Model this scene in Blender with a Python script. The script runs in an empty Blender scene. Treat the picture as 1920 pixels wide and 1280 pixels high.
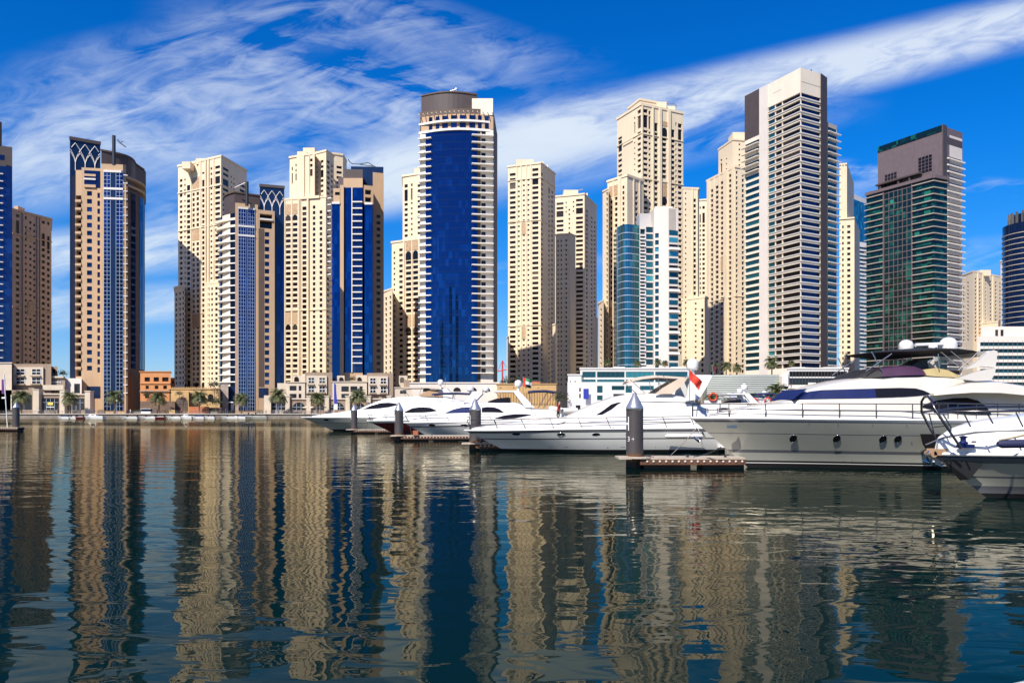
import bpy, bmesh, math, random
from mathutils import Vector
R = math.radians
random.seed(11)
sc = bpy.context.scene
COL = sc.collection
F, HY, CH = 1500.0, 773.0, 2.4          # focal length and horizon in photo pixels, eye height above the water
def PX(px, Y): return (px - 960) / F * Y
def PZ(py, Y): return CH + (HY - py) / F * Y

# ------------------------------------------------------------------ camera
cd = bpy.data.cameras.new('camera'); cam = bpy.data.objects.new('camera', cd); COL.objects.link(cam)
cam.location = (0, 0, CH); cam.rotation_euler = (R(90), 0, 0)
cd.sensor_width = 36; cd.lens = 36 * F / 1920; cd.shift_y = (HY - 640) / 1920
cd.clip_start = .1; cd.clip_end = 9000
sc.camera = cam

# ------------------------------------------------------------------ light
SUN_AZ, SUN_EL = 29, 46                  # sun behind the camera's left shoulder
SKY_STRENGTH, SUN_STRENGTH = .06, 5.0
sd = Vector((-math.sin(R(SUN_AZ)) * math.cos(R(SUN_EL)), -math.cos(R(SUN_AZ)) * math.cos(R(SUN_EL)), math.sin(R(SUN_EL))))
ld = bpy.data.lights.new('sun', 'SUN'); sun = bpy.data.objects.new('sun', ld); COL.objects.link(sun)
ld.energy = SUN_STRENGTH; ld.angle = R(.5); ld.color = (1, .925, .82)
sun.rotation_euler = (-sd).to_track_quat('-Z', 'Y').to_euler(); sun.location = (-60, -120, 150)
sc.view_settings.view_transform = 'Standard'; sc.view_settings.look = 'None'
sc.view_settings.gamma = 1; sc.view_settings.exposure = .50; sc.view_settings.use_curve_mapping = False

class G:
    """small helper for node trees"""
    def __init__(s, nt): s.t = nt; s.n = nt.nodes; s.l = nt.links
    def node(s, typ, **kw):
        n = s.n.new(typ)
        for k, v in kw.items(): setattr(n, k, v)
        return n
    def put(s, sock, v):
        if isinstance(v, bpy.types.NodeSocket): s.l.new(v, sock)
        else: sock.default_value = v
    def m(s, op, a, b=0.0, c=None, clamp=False):
        n = s.node('ShaderNodeMath', operation=op, use_clamp=clamp); s.put(n.inputs[0], a); s.put(n.inputs[1], b)
        if c is not None: s.put(n.inputs[2], c)
        return n.outputs[0]
    def vm(s, op, a, b=(0, 0, 0)):
        n = s.node('ShaderNodeVectorMath', operation=op); s.put(n.inputs[0], a); s.put(n.inputs[1], b); return n.outputs[0]
    def xyz(s, x, y, z):
        n = s.node('ShaderNodeCombineXYZ'); s.put(n.inputs[0], x); s.put(n.inputs[1], y); s.put(n.inputs[2], z); return n.outputs[0]
    def sep(s, v):
        n = s.node('ShaderNodeSeparateXYZ'); s.put(n.inputs[0], v); return n.outputs
    def noise(s, v, scale, detail=3, rough=.5, dist=0.0):
        n = s.node('ShaderNodeTexNoise'); s.put(n.inputs['Vector'], v); s.put(n.inputs['Scale'], scale)
        n.inputs['Detail'].default_value = detail; n.inputs['Roughness'].default_value = rough; n.inputs['Distortion'].default_value = dist
        return n.outputs['Fac']
    def mr(s, v, a, b, c=0.0, d=1.0, smooth=False):
        n = s.node('ShaderNodeMapRange', clamp=True)
        if smooth: n.interpolation_type = 'SMOOTHSTEP'
        for i, q in enumerate((v, a, b, c, d)): s.put(n.inputs[i], q)
        return n.outputs[0]
    def mix(s, f, a, b, mode='MIX'):
        n = s.node('ShaderNodeMix', data_type='RGBA', blend_type=mode); s.put(n.inputs[0], f); s.put(n.inputs[6], a); s.put(n.inputs[7], b); return n.outputs[2]

# ------------------------------------------------------------------ sky and cirrus
w = bpy.data.worlds.new('World'); sc.world = w; w.use_nodes = True
g = G(w.node_tree); g.n.clear()
sky = g.node('ShaderNodeTexSky', sky_type='NISHITA'); sky.sun_disc = False
sky.sun_elevation = R(SUN_EL); sky.sun_rotation = R(180 + SUN_AZ); sky.air_density = 1.0; sky.dust_density = .0; sky.ozone_density = 3.0
hs = g.node('ShaderNodeHueSaturation'); hs.inputs['Saturation'].default_value = 1.42; hs.inputs['Value'].default_value = 1.0; hs.inputs['Hue'].default_value = .497
g.l.new(sky.outputs[0], hs.inputs['Color'])
tc = g.node('ShaderNodeTexCoord'); dx, dy, dz = g.sep(tc.outputs['Generated'])
yy = g.m('MAXIMUM', g.m('ABSOLUTE', dy), .12)
u = g.m('DIVIDE', dx, yy); v = g.m('DIVIDE', dz, yy)
def streak(theta, a, b, seed, scale=1.0, dist=.6, det=6, rough=.62):
    c, s = math.cos(theta), math.sin(theta)
    p = g.m('ADD', g.m('MULTIPLY', u, c), g.m('MULTIPLY', v, s)); q = g.m('SUBTRACT', g.m('MULTIPLY', v, c), g.m('MULTIPLY', u, s))
    return g.noise(g.xyz(g.m('MULTIPLY', p, a), g.m('MULTIPLY', q, b), seed), scale, det, rough, dist)
def band(u0, v0, u1, v1, w0, w1, soft=1.0):
    """soft mask round a line in the sky, fading past its ends"""
    L = math.hypot(u1 - u0, v1 - v0); cx, cy = (u1 - u0) / L, (v1 - v0) / L
    p = g.m('ADD', g.m('MULTIPLY', g.m('SUBTRACT', u, u0), cx), g.m('MULTIPLY', g.m('SUBTRACT', v, v0), cy))
    q = g.m('SUBTRACT', g.m('MULTIPLY', g.m('SUBTRACT', v, v0), cx), g.m('MULTIPLY', g.m('SUBTRACT', u, u0), cy))
    wd = g.mr(p, 0, L, w0, w1)
    e = g.m('SUBTRACT', 1, g.m('DIVIDE', g.m('ABSOLUTE', q), wd), clamp=True)
    e = g.mr(e, 0, .75 * soft, 0, 1, True)
    ends = g.m('MULTIPLY', g.mr(p, -.12, .08, 0, 1, True), g.mr(p, L - .08, L + .14, 1, 0, True))
    return g.m('MULTIPLY', e, ends)
def pxb(x0, y0, x1, y1, w0, w1, soft=1.0):
    return band((x0 - 960) / F, (HY - y0) / F, (x1 - 960) / F, (HY - y1) / F, w0 / F, w1 / F, soft)
nA = streak(.25, 2.6, 11, 1.3, dist=.5); nB = streak(.40, 2.6, 10, 4.1, dist=.7); nC = streak(-.2, 3.0, 11, 7.7, dist=.7); nD = streak(.1, 4, 22, 2.2, dist=.5); nE = streak(.22, 10, 34, 5.2, dist=1.0, det=6)
fine = g.m('MULTIPLY', g.m('SUBTRACT', nE, .5), .7)
parts = [
    (pxb(640, 352, 2000, 22, 88, 66), nA, .24, .60, .86), (pxb(900, 300, 1480, 190, 120, 90), nA, .40, .72, .55),
    (pxb(-60, 330, 420, 215, 150, 120), nB, .27, .72, .72), (pxb(100, 270, 880, 190, 150, 90), nC, .36, .78, .55),
    (pxb(80, 180, 640, 20, 110, 80), nB, .45, .80, .42), (pxb(400, 90, 1010, 250, 120, 100), nC, .38, .75, .62),
    (pxb(600, 0, 1000, 110, 90, 60), nC, .44, .8, .45), (pxb(-100, 500, 400, 455, 70, 60), nD, .18, .56, .88),
    (pxb(-80, 590, 420, 560, 70, 45), nD, .3, .64, .7), (pxb(300, 400, 760, 330, 60, 70), nD, .36, .72, .6),
    (pxb(560, 350, 800, 330, 90, 90), nA, .3, .65, .62), (pxb(1600, 320, 1880, 350, 16, 22), nD, .4, .7, .5),
    (pxb(1590, 360, 1640, 355, 30, 30), nD, .4, .7, .55), (pxb(1780, 485, 1960, 462, 40, 50), nD, .38, .7, .45),
    (pxb(900, 520, 1130, 500, 30, 30), nD, .45, .75, .4), (pxb(1480, 300, 1700, 330, 25, 20), nD, .45, .75, .3)]
inv = None
for msk, nz, lo, hi, k in parts:
    a = g.m('MULTIPLY', g.m('MULTIPLY', g.mr(g.m('ADD', nz, fine), lo, hi, 0, 1), msk), k)
    b = g.m('SUBTRACT', 1, a); inv = b if inv is None else g.m('MULTIPLY', inv, b)
alpha = g.m('MULTIPLY', g.m('MULTIPLY', g.m('SUBTRACT', 1, inv), g.mr(dz, .0, .05, 0, 1)), g.mr(dy, -.15, .1, 0, 1))
K = 1 / SKY_STRENGTH
cloud = g.mix(g.mr(v, .1, .45), (.48 * K, .57 * K, .66 * K, 1), (.56 * K, .62 * K, .70 * K, 1))
tint = g.mix(g.mr(dz, .0, .34, 0, 1, True), (.82, 1.0, 1.5, 1), (.11, 1.12, 1.8, 1))
blue = g.mix(1.0, hs.outputs[0], tint, 'MULTIPLY')
sdot = g.node('ShaderNodeVectorMath', operation='DOT_PRODUCT'); g.l.new(tc.outputs['Generated'], sdot.inputs[0]); sdot.inputs[1].default_value = sd
glow = g.m('POWER', g.mr(sdot.outputs['Value'], .35, 1.0), 1.6)          # hazy bright sky round the sun, behind the camera
blue = g.mix(g.m('MULTIPLY', glow, .12), blue, (.95 * K, .72 * K, .5 * K, 1))
colr = g.mix(alpha, blue, cloud)
bg = g.node('ShaderNodeBackground'); bg.inputs[1].default_value = SKY_STRENGTH; g.l.new(colr, bg.inputs[0])
out = g.node('ShaderNodeOutputWorld'); g.l.new(bg.outputs[0], out.inputs[0])

# ------------------------------------------------------------------ materials
MATS = {}
def mat(name, col, rough=.6, metal=0.0, wob=0.0, var=0.0, vs=.25, streaks=0.0, isl=0.0, cell=None, light=None, coat=0.0, spec=.5, bump=0.0, bs=4.0, bd=.02):
    """Principled material; var = large soft mottling, streaks = vertical rain stains, isl = tint per pane, cell/light = some panes of another colour"""
    m = bpy.data.materials.new(name); m.use_nodes = True; g = G(m.node_tree)
    b = g.n['Principled BSDF']; b.inputs['Roughness'].default_value = rough; b.inputs['Metallic'].default_value = metal
    b.inputs['Coat Weight'].default_value = coat; b.inputs['Coat Roughness'].default_value = .04; b.inputs['Specular IOR Level'].default_value = spec
    c = (*col, 1); pos = None
    if var or streaks or cell or bump: pos = g.node('ShaderNodeNewGeometry').outputs['Position']
    if var:
        n = g.noise(pos, vs, 5, .6)
        c = g.mix(g.mr(n, .3, .7), (*[q * (1 - var) for q in col], 1), (*[min(1, q * (1 + var)) for q in col], 1))
    if streaks:
        n = g.noise(g.vm('MULTIPLY', pos, (1.1, 1.1, .05)), 1.0, 4, .6)
        c = g.mix(g.mr(n, .52, .75, 0, streaks), c, (*[q * .5 for q in col], 1))
    if isl or (light and not cell):
        oi = g.node('ShaderNodeObjectInfo').outputs['Random']; gi = g.node('ShaderNodeNewGeometry').outputs['Random Per Island']
        r = g.m('FRACT', g.m('ADD', g.m('MULTIPLY', oi, 7.31), gi))
        if light: c = g.mix(g.mr(r, .74, .98), c, (*light, 1))
        if isl: c = g.mix(g.m('FRACT', g.m('MULTIPLY', r, 13.7)), c, (*[q * (1 - isl) for q in col], 1))
    if cell:
        cz = g.vm('FLOOR', g.vm('DIVIDE', g.vm('ADD', pos, (.37, .21, .11)), cell))
        wn = g.node('ShaderNodeTexWhiteNoise', noise_dimensions='3D'); g.l.new(cz, wn.inputs['Vector'])
        big = g.noise(pos, .035, 2)
        r = g.m('ADD', wn.outputs['Value'], g.m('SUBTRACT', big, .5))
        c = g.mix(g.mr(r, .62, 1.0), c, (*light, 1))
        g.l.new(g.mr(wn.outputs['Value'], 0, 1, rough * .6, rough * 1.5), b.inputs['Roughness'])
    if isinstance(c, tuple): b.inputs['Base Color'].default_value = c
    else: g.l.new(c, b.inputs['Base Color'])
    if wob:
        bn = g.node('ShaderNodeBump'); bn.inputs['Strength'].default_value = 1; bn.inputs['Distance'].default_value = wob
        g.l.new(g.noise(pos, .22, 2), bn.inputs['Height']); g.l.new(bn.outputs[0], b.inputs['Normal'])
    if bump:
        bn = g.node('ShaderNodeBump'); bn.inputs['Strength'].default_value = bump; bn.inputs['Distance'].default_value = bd
        g.l.new(g.noise(pos, bs, 4, .6), bn.inputs['Height']); g.l.new(bn.outputs[0], b.inputs['Normal'])
    MATS[name] = m; return m
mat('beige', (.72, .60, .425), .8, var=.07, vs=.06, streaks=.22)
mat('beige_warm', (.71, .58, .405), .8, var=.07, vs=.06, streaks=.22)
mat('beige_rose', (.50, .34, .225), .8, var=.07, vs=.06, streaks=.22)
mat('tan', (.48, .325, .195), .75, var=.06, vs=.1, streaks=.18)
mat('cream', (.74, .655, .53), .75, var=.06, vs=.1, streaks=.2)
mat('white_concrete', (.64, .58, .52), .7, var=.05, vs=.1, streaks=.2)
mat('white_paint', (.64, .62, .59), .55, var=.04, vs=.3, streaks=.12)
mat('mauve', (.07, .052, .05), .6, var=.1, vs=.3, streaks=.15)
mat('mauve_pale', (.14, .107, .115), .6, var=.1, vs=.5, streaks=.3)
mat('brown', (.10, .065, .045), .7, var=.1, vs=.2, streaks=.2)
mat('navy_panel', (.006, .018, .06), .22, var=.15, vs=.2)
mat('screen', (.44, .30, .18), .8, var=.35, vs=1.2)
mat('grey_panel', (.42, .41, .41), .6, var=.05, vs=.2)
mat('win_dark', (.016, .012, .012), .16, isl=.6, light=(.17, .13, .10), spec=.35)
mat('win_blue', (.012, .035, .12), .1, .6, isl=.5, light=(.03, .10, .26))
mat('win_teal', (.02, .12, .16), .1, .5, isl=.6, light=(.08, .42, .46))
mat('win_green', (.006, .028, .022), .12, isl=.5, light=(.03, .26, .17))
mat('glass_blue', (.003, .045, .165), .05, .85, wob=.04, cell=(1.55, 1.55, 3.4), light=(.007, .085, .27))
mat('glass_blue_grid', (.006, .032, .12), .06, .75, wob=.03, cell=(1.3, 1.3, 3.4), light=(.012, .07, .23))
mat('glass_teal', (.02, .16, .22), .05, .75, wob=.03, cell=(1.5, 1.5, 3.3), light=(.08, .42, .46))
mat('glass_green', (.004, .014, .012), .1, cell=(2.6, 2.6, 3.26), light=(.008, .10, .068))
mat('glass_navy', (.012, .035, .11), .08, .7, wob=.03, cell=(1.6, 1.6, 3.2), light=(.02, .06, .18))
mat('mullion', (.42, .50, .60), .4, .3)
mat('mullion_dark', (.10, .10, .10), .5)
mat('steel', (.55, .55, .56), .3, .9)
mat('dark_steel', (.06, .06, .065), .45, .6)
mat('red_paint', (.55, .05, .04), .5)
mat('slab_grey', (.40, .355, .31), .7, var=.08, vs=.3)
mat('slab_white', (.78, .745, .69), .6, var=.05, vs=.3)

# ------------------------------------------------------------------ mesh builder
class MB:
    def __init__(s): s.v = []; s.f = []; s.mi = []; s.sm = []
    def add(s, vs, fs, mi=0, smooth=False):
        o = len(s.v); s.v += [tuple(p) for p in vs]
        for f in fs: s.f.append([o + i for i in f]); s.mi.append(mi); s.sm.append(smooth)
    def quad(s, a, b, c, d, mi=0): s.add((a, b, c, d), ((0, 1, 2, 3),), mi)
    def box(s, x0, y0, z0, x1, y1, z1, mi=0):
        s.prism([(x0, y0), (x1, y0), (x1, y1), (x0, y1)], z0, z1, mi)
    def prism(s, poly, z0, z1, mi=0, smooth=False, cap=True):
        n = len(poly); vs = [(p[0], p[1], z0) for p in poly] + [(p[0], p[1], z1) for p in poly]
        s.add(vs, [(i, (i + 1) % n, n + (i + 1) % n, n + i) for i in range(n)], mi, smooth)
        if cap: s.add(vs, [tuple(range(n - 1, -1, -1)), tuple(range(n, 2 * n))], mi)
    def obox(s, c, w, d, z0, z1, rot, mi=0):
        ca, sa = math.cos(rot), math.sin(rot)
        s.prism([(c[0] + x * ca - y * sa, c[1] + x * sa + y * ca) for x, y in ((-w / 2, -d / 2), (w / 2, -d / 2), (w / 2, d / 2), (-w / 2, d / 2))], z0, z1, mi)
    def tube(s, pts, r, n=6, mi=0, closed=False):
        pts = [Vector(p) for p in pts]; rs = r if isinstance(r, (list, tuple)) else [r] * len(pts); vs = []; k = len(pts)
        for i, p in enumerate(pts):
            if closed: t = pts[(i + 1) % k] - pts[i - 1]
            else: t = pts[min(i + 1, k - 1)] - pts[max(i - 1, 0)]
            t.normalize(); a = Vector((0, 0, 1)) if abs(t.z) < .9 else Vector((0, 1, 0))
            x = t.cross(a).normalized(); y = x.cross(t)
            vs += [p + (x * math.cos(6.28319 * j / n) + y * math.sin(6.28319 * j / n)) * rs[i] for j in range(n)]
        fs = []
        for i in range(k if closed else k - 1):
            o, q = i * n, ((i + 1) % k) * n
            fs += [(o + j, o + (j + 1) % n, q + (j + 1) % n, q + j) for j in range(n)]
        s.add(vs, fs, mi, True)
        if not closed: s.add(vs, [tuple(range(n)), tuple(range((k - 1) * n, k * n))], mi)
    def lathe(s, prof, c=(0, 0, 0), n=16, mi=0, smooth=True):
        vs = [(c[0] + r * math.cos(6.28319 * j / n), c[1] + r * math.sin(6.28319 * j / n), c[2] + z) for r, z in prof for j in range(n)]
        s.add(vs, [(i * n + j, i * n + (j + 1) % n, (i + 1) * n + (j + 1) % n, (i + 1) * n + j) for i in range(len(prof) - 1) for j in range(n)], mi, smooth)
    def ball(s, c, r, n=12, mi=0, sz=1.0):
        s.lathe([(max(.001, r * math.sin(math.pi * i / 8)), -r * sz * math.cos(math.pi * i / 8)) for i in range(9)], c, n, mi)
    def loft(s, rings, mi=0, smooth=True, closed=True, caps=True, row_mi=None):
        n = len(rings[0]); vs = [p for r in rings for p in r]
        for i in range(len(rings) - 1):
            for j in range(n if closed else n - 1):
                k = (j + 1) % n
                s.add([vs[i * n + j], vs[i * n + k], vs[(i + 1) * n + k], vs[(i + 1) * n + j]], ((0, 1, 2, 3),), row_mi[j] if row_mi else mi, smooth)
        if caps: s.add(rings[0], [tuple(range(n))], mi); s.add(rings[-1], [tuple(range(n))], mi)
    def build(s, name, mats, parent=None, org=(0, 0, 0), weld=False, bevel=0.0):
        me = bpy.data.meshes.new(name); ox, oy, oz = org
        me.from_pydata([(a - ox, b - oy, c - oz) for a, b, c in s.v], [], s.f); me.validate()
        for m in (mats if isinstance(mats, (list, tuple)) else [mats]): me.materials.append(MATS[m])
        if len(me.polygons) == len(s.f):
            me.polygons.foreach_set('material_index', s.mi); me.polygons.foreach_set('use_smooth', s.sm)
        if weld:
            bm = bmesh.new(); bm.from_mesh(me); bmesh.ops.remove_doubles(bm, verts=bm.verts, dist=.0005); bmesh.ops.recalc_face_normals(bm, faces=bm.faces); bm.to_mesh(me); bm.free()
        me.update(); o = bpy.data.objects.new(name, me); COL.objects.link(o)
        if bevel:
            b = o.modifiers.new('bevel', 'BEVEL'); b.width = bevel; b.segments = 2; b.limit_method = 'ANGLE'; b.angle_limit = R(40)
        if parent: o.parent = parent
        return o
def tag(o, label=None, cat=None, group=None, kind=None):
    if label: o['label'] = label
    if cat: o['category'] = cat
    if group: o['group'] = group
    if kind: o['kind'] = kind
    return o
def empty(name, loc, label=None, cat=None, group=None, rz=0.0):
    o = bpy.data.objects.new(name, None); COL.objects.link(o); o.location = loc; o.rotation_euler = (0, 0, rz); o.empty_display_size = .5
    return tag(o, label, cat, group)
def copy_tree(o, parent=None):
    c = o.copy(); COL.objects.link(c); c.parent = parent
    for ch in [q for q in list(sc.objects) if q.parent == o]: copy_tree(ch, c)
    return c

# ------------------------------------------------------------------ water, quay and ground
GZ = 2.0                                 # level of the promenade
QY = 300.0                               # quay edge
def water_material():
    m = bpy.data.materials.new('water'); m.use_nodes = True; g = G(m.node_tree); b = g.n['Principled BSDF']
    g.n.remove(b); deep = g.node('ShaderNodeBsdfDiffuse'); deep.inputs['Color'].default_value = (.0010, .0125, .0135, 1)
    gl = g.node('ShaderNodeBsdfGlossy'); gl.inputs['Roughness'].default_value = .012; gl.inputs['Color'].default_value = (.63, .585, .46, 1)
    fr = g.node('ShaderNodeFresnel'); fr.inputs['IOR'].default_value = 1.27; mx = g.node('ShaderNodeMixShader')
    pos = g.node('ShaderNodeNewGeometry').outputs['Position']
    p1 = g.vm('MULTIPLY', pos, (.55, 1.0, 0))
    n1 = g.noise(p1, .55, 2, .45, .4); n2 = g.noise(p1, 1.7, 2, .45, .5); n3 = g.noise(g.vm('MULTIPLY', pos, (.8, 1.3, 0)), 6.0, 3, .5, .3)
    x, y, z = g.sep(pos)
    far = g.mr(y, 14, 70, 0, 1)
    patch = g.mr(g.noise(g.vm('MULTIPLY', pos, (.05, .11, 0)), 1.0, 3, .5), .46, .72, .1, 1.0)
    h = g.m('ADD', g.m('MULTIPLY', n1, .036), g.m('MULTIPLY', n2, .016))
    h = g.m('ADD', h, g.m('MULTIPLY', g.m('MULTIPLY', n3, .0026), g.m('ADD', g.m('MULTIPLY', patch, .5), g.m('MULTIPLY', far, 1.2))))
    bn = g.node('ShaderNodeBump'); bn.inputs['Strength'].default_value = 1; bn.inputs['Distance'].default_value = 1.0
    g.l.new(h, bn.inputs['Height'])
    for s_ in (gl, fr): g.l.new(bn.outputs[0], s_.inputs['Normal'])
    g.l.new(fr.outputs[0], mx.inputs[0]); g.l.new(deep.outputs[0], mx.inputs[1]); g.l.new(gl.outputs[0], mx.inputs[2])
    g.l.new(mx.outputs[0], g.n['Material Output'].inputs['Surface']); MATS['water'] = m
water_material()
mat('ground', (.20, .165, .13), .9, var=.15, vs=.05)
mat('paving', (.50, .44, .37), .85, var=.12, vs=.4)
mat('quay_stone', (.20, .17, .14), .85, var=.2, vs=.5, streaks=.4)
mb = MB(); mb.quad((-900, -200, 0), (900, -200, 0), (900, QY + 3, 0), (-900, QY + 3, 0)); tag(mb.build('water', 'water'), kind='structure')
mb = MB(); mb.quad((-4500, QY + 3, GZ - .05), (4500, QY + 3, GZ - .05), (4500, 8000, GZ - .05), (-4500, 8000, GZ - .05)); tag(mb.build('ground', 'ground'), kind='structure')
mb = MB(); mb.quad((-900, -500, 1.2), (900, -500, 1.2), (900, -60, 1.2), (-900, -60, 1.2)); tag(mb.build('near_shore_ground', 'ground'), kind='structure')
mb = MB(); mb.box(-900, QY + .4, -2, 900, QY + 3.2, GZ - .25); tag(mb.build('quay', 'quay_stone'), kind='structure')
mb = MB(); mb.box(-900, QY, GZ - .25, 900, QY + 16, GZ + .02); tag(mb.build('promenade', 'paving'), kind='structure')
# ------------------------------------------------------------------ towers
WINMESH = {}
def pane(w, h, m, t=.1):
    k = (round(w, 1), round(h, 1), m)
    if k not in WINMESH:
        b = MB(); b.box(-w / 2, 0, -h / 2, w / 2, t, h / 2); me = bpy.data.meshes.new('window')
        me.from_pydata(b.v, [], b.f); me.materials.append(MATS[m]); WINMESH[k] = me
    return WINMESH[k]
BALMESH = {}
def slab(w, d, m, up):
    k = (round(w, 1), round(d, 1), m, up)
    if k not in BALMESH:
        b = MB(); b.box(-w / 2, -d, 0, w / 2, 0, .28)
        if up: b.box(-w / 2, -d, .28, w / 2, -d + .1, .28 + up); b.box(-w / 2, -d + .1, .28, -w / 2 + .1, 0, .28 + up); b.box(w / 2 - .1, -d + .1, .28, w / 2, 0, .28 + up)
        me = bpy.data.meshes.new('balcony'); me.from_pydata(b.v, [], b.f); me.materials.append(MATS[m]); BALMESH[k] = (me, b)
    return BALMESH[k]
def rows(y0, dy, y1, frac=.52):
    n = int((y1 - y0) / dy + .001) + 1
    return [(y0 + i * dy - dy * frac / 2, y0 + i * dy + dy * frac / 2) for i in range(n)]

class Tower:
    MOST = 100
    def __init__(s, name, label, px, Y, cat='tower', group='high-rise towers along the far quay'):
        s.org = Vector((PX(px, Y), Y, GZ)); s.root = empty(name, s.org, label, cat, group); s.win = []; s.bal = []; s.Y = Y
    def part(s, name, mats, mb, **kw): return mb.build(name, mats, s.root, s.org, **kw)
    def z(s, py): return PZ(py, s.Y)
    def pts(s, chain, iref=None):
        """chain of (px, py): points of one level roof edge as seen in the photo, the tower's depth Y holding at iref"""
        if iref is None: iref = max(range(len(chain)), key=lambda i: HY - chain[i][1])
        zt = PZ(chain[iref][1], s.Y); out = []
        for px, py in chain:
            Y = (zt - CH) * F / (HY - py); out.append(Vector((PX(px, Y), Y)))
        return out, zt
    def close(s, P, depth):
        if len(P) == 3 and depth is None: return P + [P[0] + P[2] - P[1]]
        depth = depth or 22
        if len(P) == 2: return P + [p * (1 + depth / p.y) for p in (P[1], P[0])]     # flanks run straight away from the viewer's bay
        d = P[-1] - P[0]; n = Vector((d.y, -d.x)).normalized()
        return P + [P[-1] - n * depth, P[0] - n * depth]
    def vol(s, chain, cols=None, base=None, mat='beige', depth=None, dep=.6, iref=None, name='wall', cornice=0, ribs=(), pts=None, back=None, ztop=None, zbase=None, cmat=None, proud=.6):
        """one prism of the tower; cols[i] = window columns of its i-th visible face; returns its visible faces"""
        if pts is None: P, zt = s.pts(chain, iref)
        else: P, zt = pts, ztop
        z0 = zbase if zbase is not None else (GZ if base is None else s.z(base))
        poly = P + back if back else s.close(P, depth); b = MB(); n = len(poly); nf = len(P) - 1
        for i in range(n):
            a, c = poly[i], poly[(i + 1) % n]
            s.face(b, a, c, z0, zt, (cols or {}).get(i, []) if i < nf else [], dep)
        b.add([(p.x, p.y, zt) for p in poly], [tuple(range(n))]); b.add([(p.x, p.y, z0) for p in poly], [tuple(range(n))])
        for i, pa, pb, pr in ribs:
            a, c = P[i], P[i + 1]; s.rib(b, a, c, pa, pb, z0, zt, pr)
        s.part(name, mat, b)
        if cornice:
            cen = sum(poly, Vector((0, 0))) / n; q = [p + (p - cen).normalized() * proud for p in poly]
            b = MB(); b.prism(q, zt - cornice * .35, zt + cornice * .65); s.part('cornice', cmat or mat, b)
        return [(P[i], P[i + 1]) for i in range(nf)]
    def sof(s, a, c, px):
        t = (c - a); L = t.length; t = t / L; k = (px - 960) / F
        d = t.x - k * t.y
        return max(.03, min(L - .03, (k * a.y - a.x) / d)) if abs(d) > 1e-6 else .03
    def face(s, b, a, c, z0, z1, cols, dep):
        t = c - a; L = t.length; t = t / L; n = Vector((t.y, -t.x)); rot = math.atan2(t.y, t.x)
        def q(s0, s1, za, zb, off0=0, off1=0):
            p, r = a + t * s0 - n * off0, a + t * s1 - n * off1
            b.quad((p.x, p.y, za), (r.x, r.y, za), (r.x, r.y, zb), (p.x, p.y, zb))
        ent = []
        for e in cols:
            sa, sb = s.sof(a, c, e[0]), s.sof(a, c, e[1])
            if sb - sa < .25: continue
            for y0, y1 in e[2]:
                zl, zh = max(s.z(y1), z0 + .05), min(s.z(y0), z1 - .08)
                if zh - zl >= .3: ent.append((sa, sb, zl, zh, e[3] if len(e) > 3 and e[3] else 'win_dark', e[4] if len(e) > 4 else dep))
        def clusters(lst, lo, hi):
            out = []
            for x in sorted(lst, key=lambda x: x[lo]):
                if out and x[lo] < out[-1][1] - 1e-4: out[-1][2].append(x); out[-1][1] = max(out[-1][1], x[hi])
                else: out.append([x[lo], x[hi], [x]])
            return out
        prev = 0
        for sa, sb, grp in clusters(ent, 0, 1):
            q(prev, sa, z0, z1); zc = z0; prev = sb
            for zl, zh, row in clusters(grp, 2, 3):
                q(sa, sb, zc, zl); zc = zh; sc_ = sa
                for xa, xb, wa, wb, m, d in sorted(row):
                    xa = max(xa, sc_)
                    if xb - xa < .2: continue
                    q(sc_, xa, zl, zh); sc_ = xb
                    if wa > zl + 1e-3: q(xa, xb, zl, wa)
                    if wb < zh - 1e-3: q(xa, xb, wb, zh)
                    A, B, A2, B2 = a + t * xa, a + t * xb, a + t * xa - n * d, a + t * xb - n * d
                    b.quad((A.x, A.y, wa), (A2.x, A2.y, wa), (A2.x, A2.y, wb), (A.x, A.y, wb)); b.quad((B2.x, B2.y, wa), (B.x, B.y, wa), (B.x, B.y, wb), (B2.x, B2.y, wb))
                    b.quad((A.x, A.y, wa), (B.x, B.y, wa), (B2.x, B2.y, wa), (A2.x, A2.y, wa)); b.quad((A.x, A.y, wb), (B.x, B.y, wb), (B2.x, B2.y, wb), (A2.x, A2.y, wb))
                    cc = a + t * (xa + xb) / 2 - n * d
                    s.win.append((cc.x, cc.y, (wa + wb) / 2, rot, xb - xa, wb - wa, m))
                q(sc_, sb, zl, zh)
            q(sa, sb, zc, z1)
        q(prev, L, z0, z1)
    def rib(s, b, a, c, pa, pb, z0, z1, pr=.5, mi=0):
        t = c - a; L = t.length; t = t / L; n = Vector((t.y, -t.x)); s0, s1 = s.sof(a, c, pa), s.sof(a, c, pb)
        p = [a + t * s0 + n * .01, a + t * s0 + n * pr, a + t * s1 + n * pr, a + t * s1 + n * .01]
        b.prism([(q.x, q.y) for q in p], z0, z1, mi)
    def panel(s, face, pa, pb, y0, y1, mat, name='screen_panel', pr=.2, mats=None):
        b = MB(); s.rib(b, face[0], face[1], pa, pb, s.z(y1), s.z(y0), pr); return s.part(name, mat, b)
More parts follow.
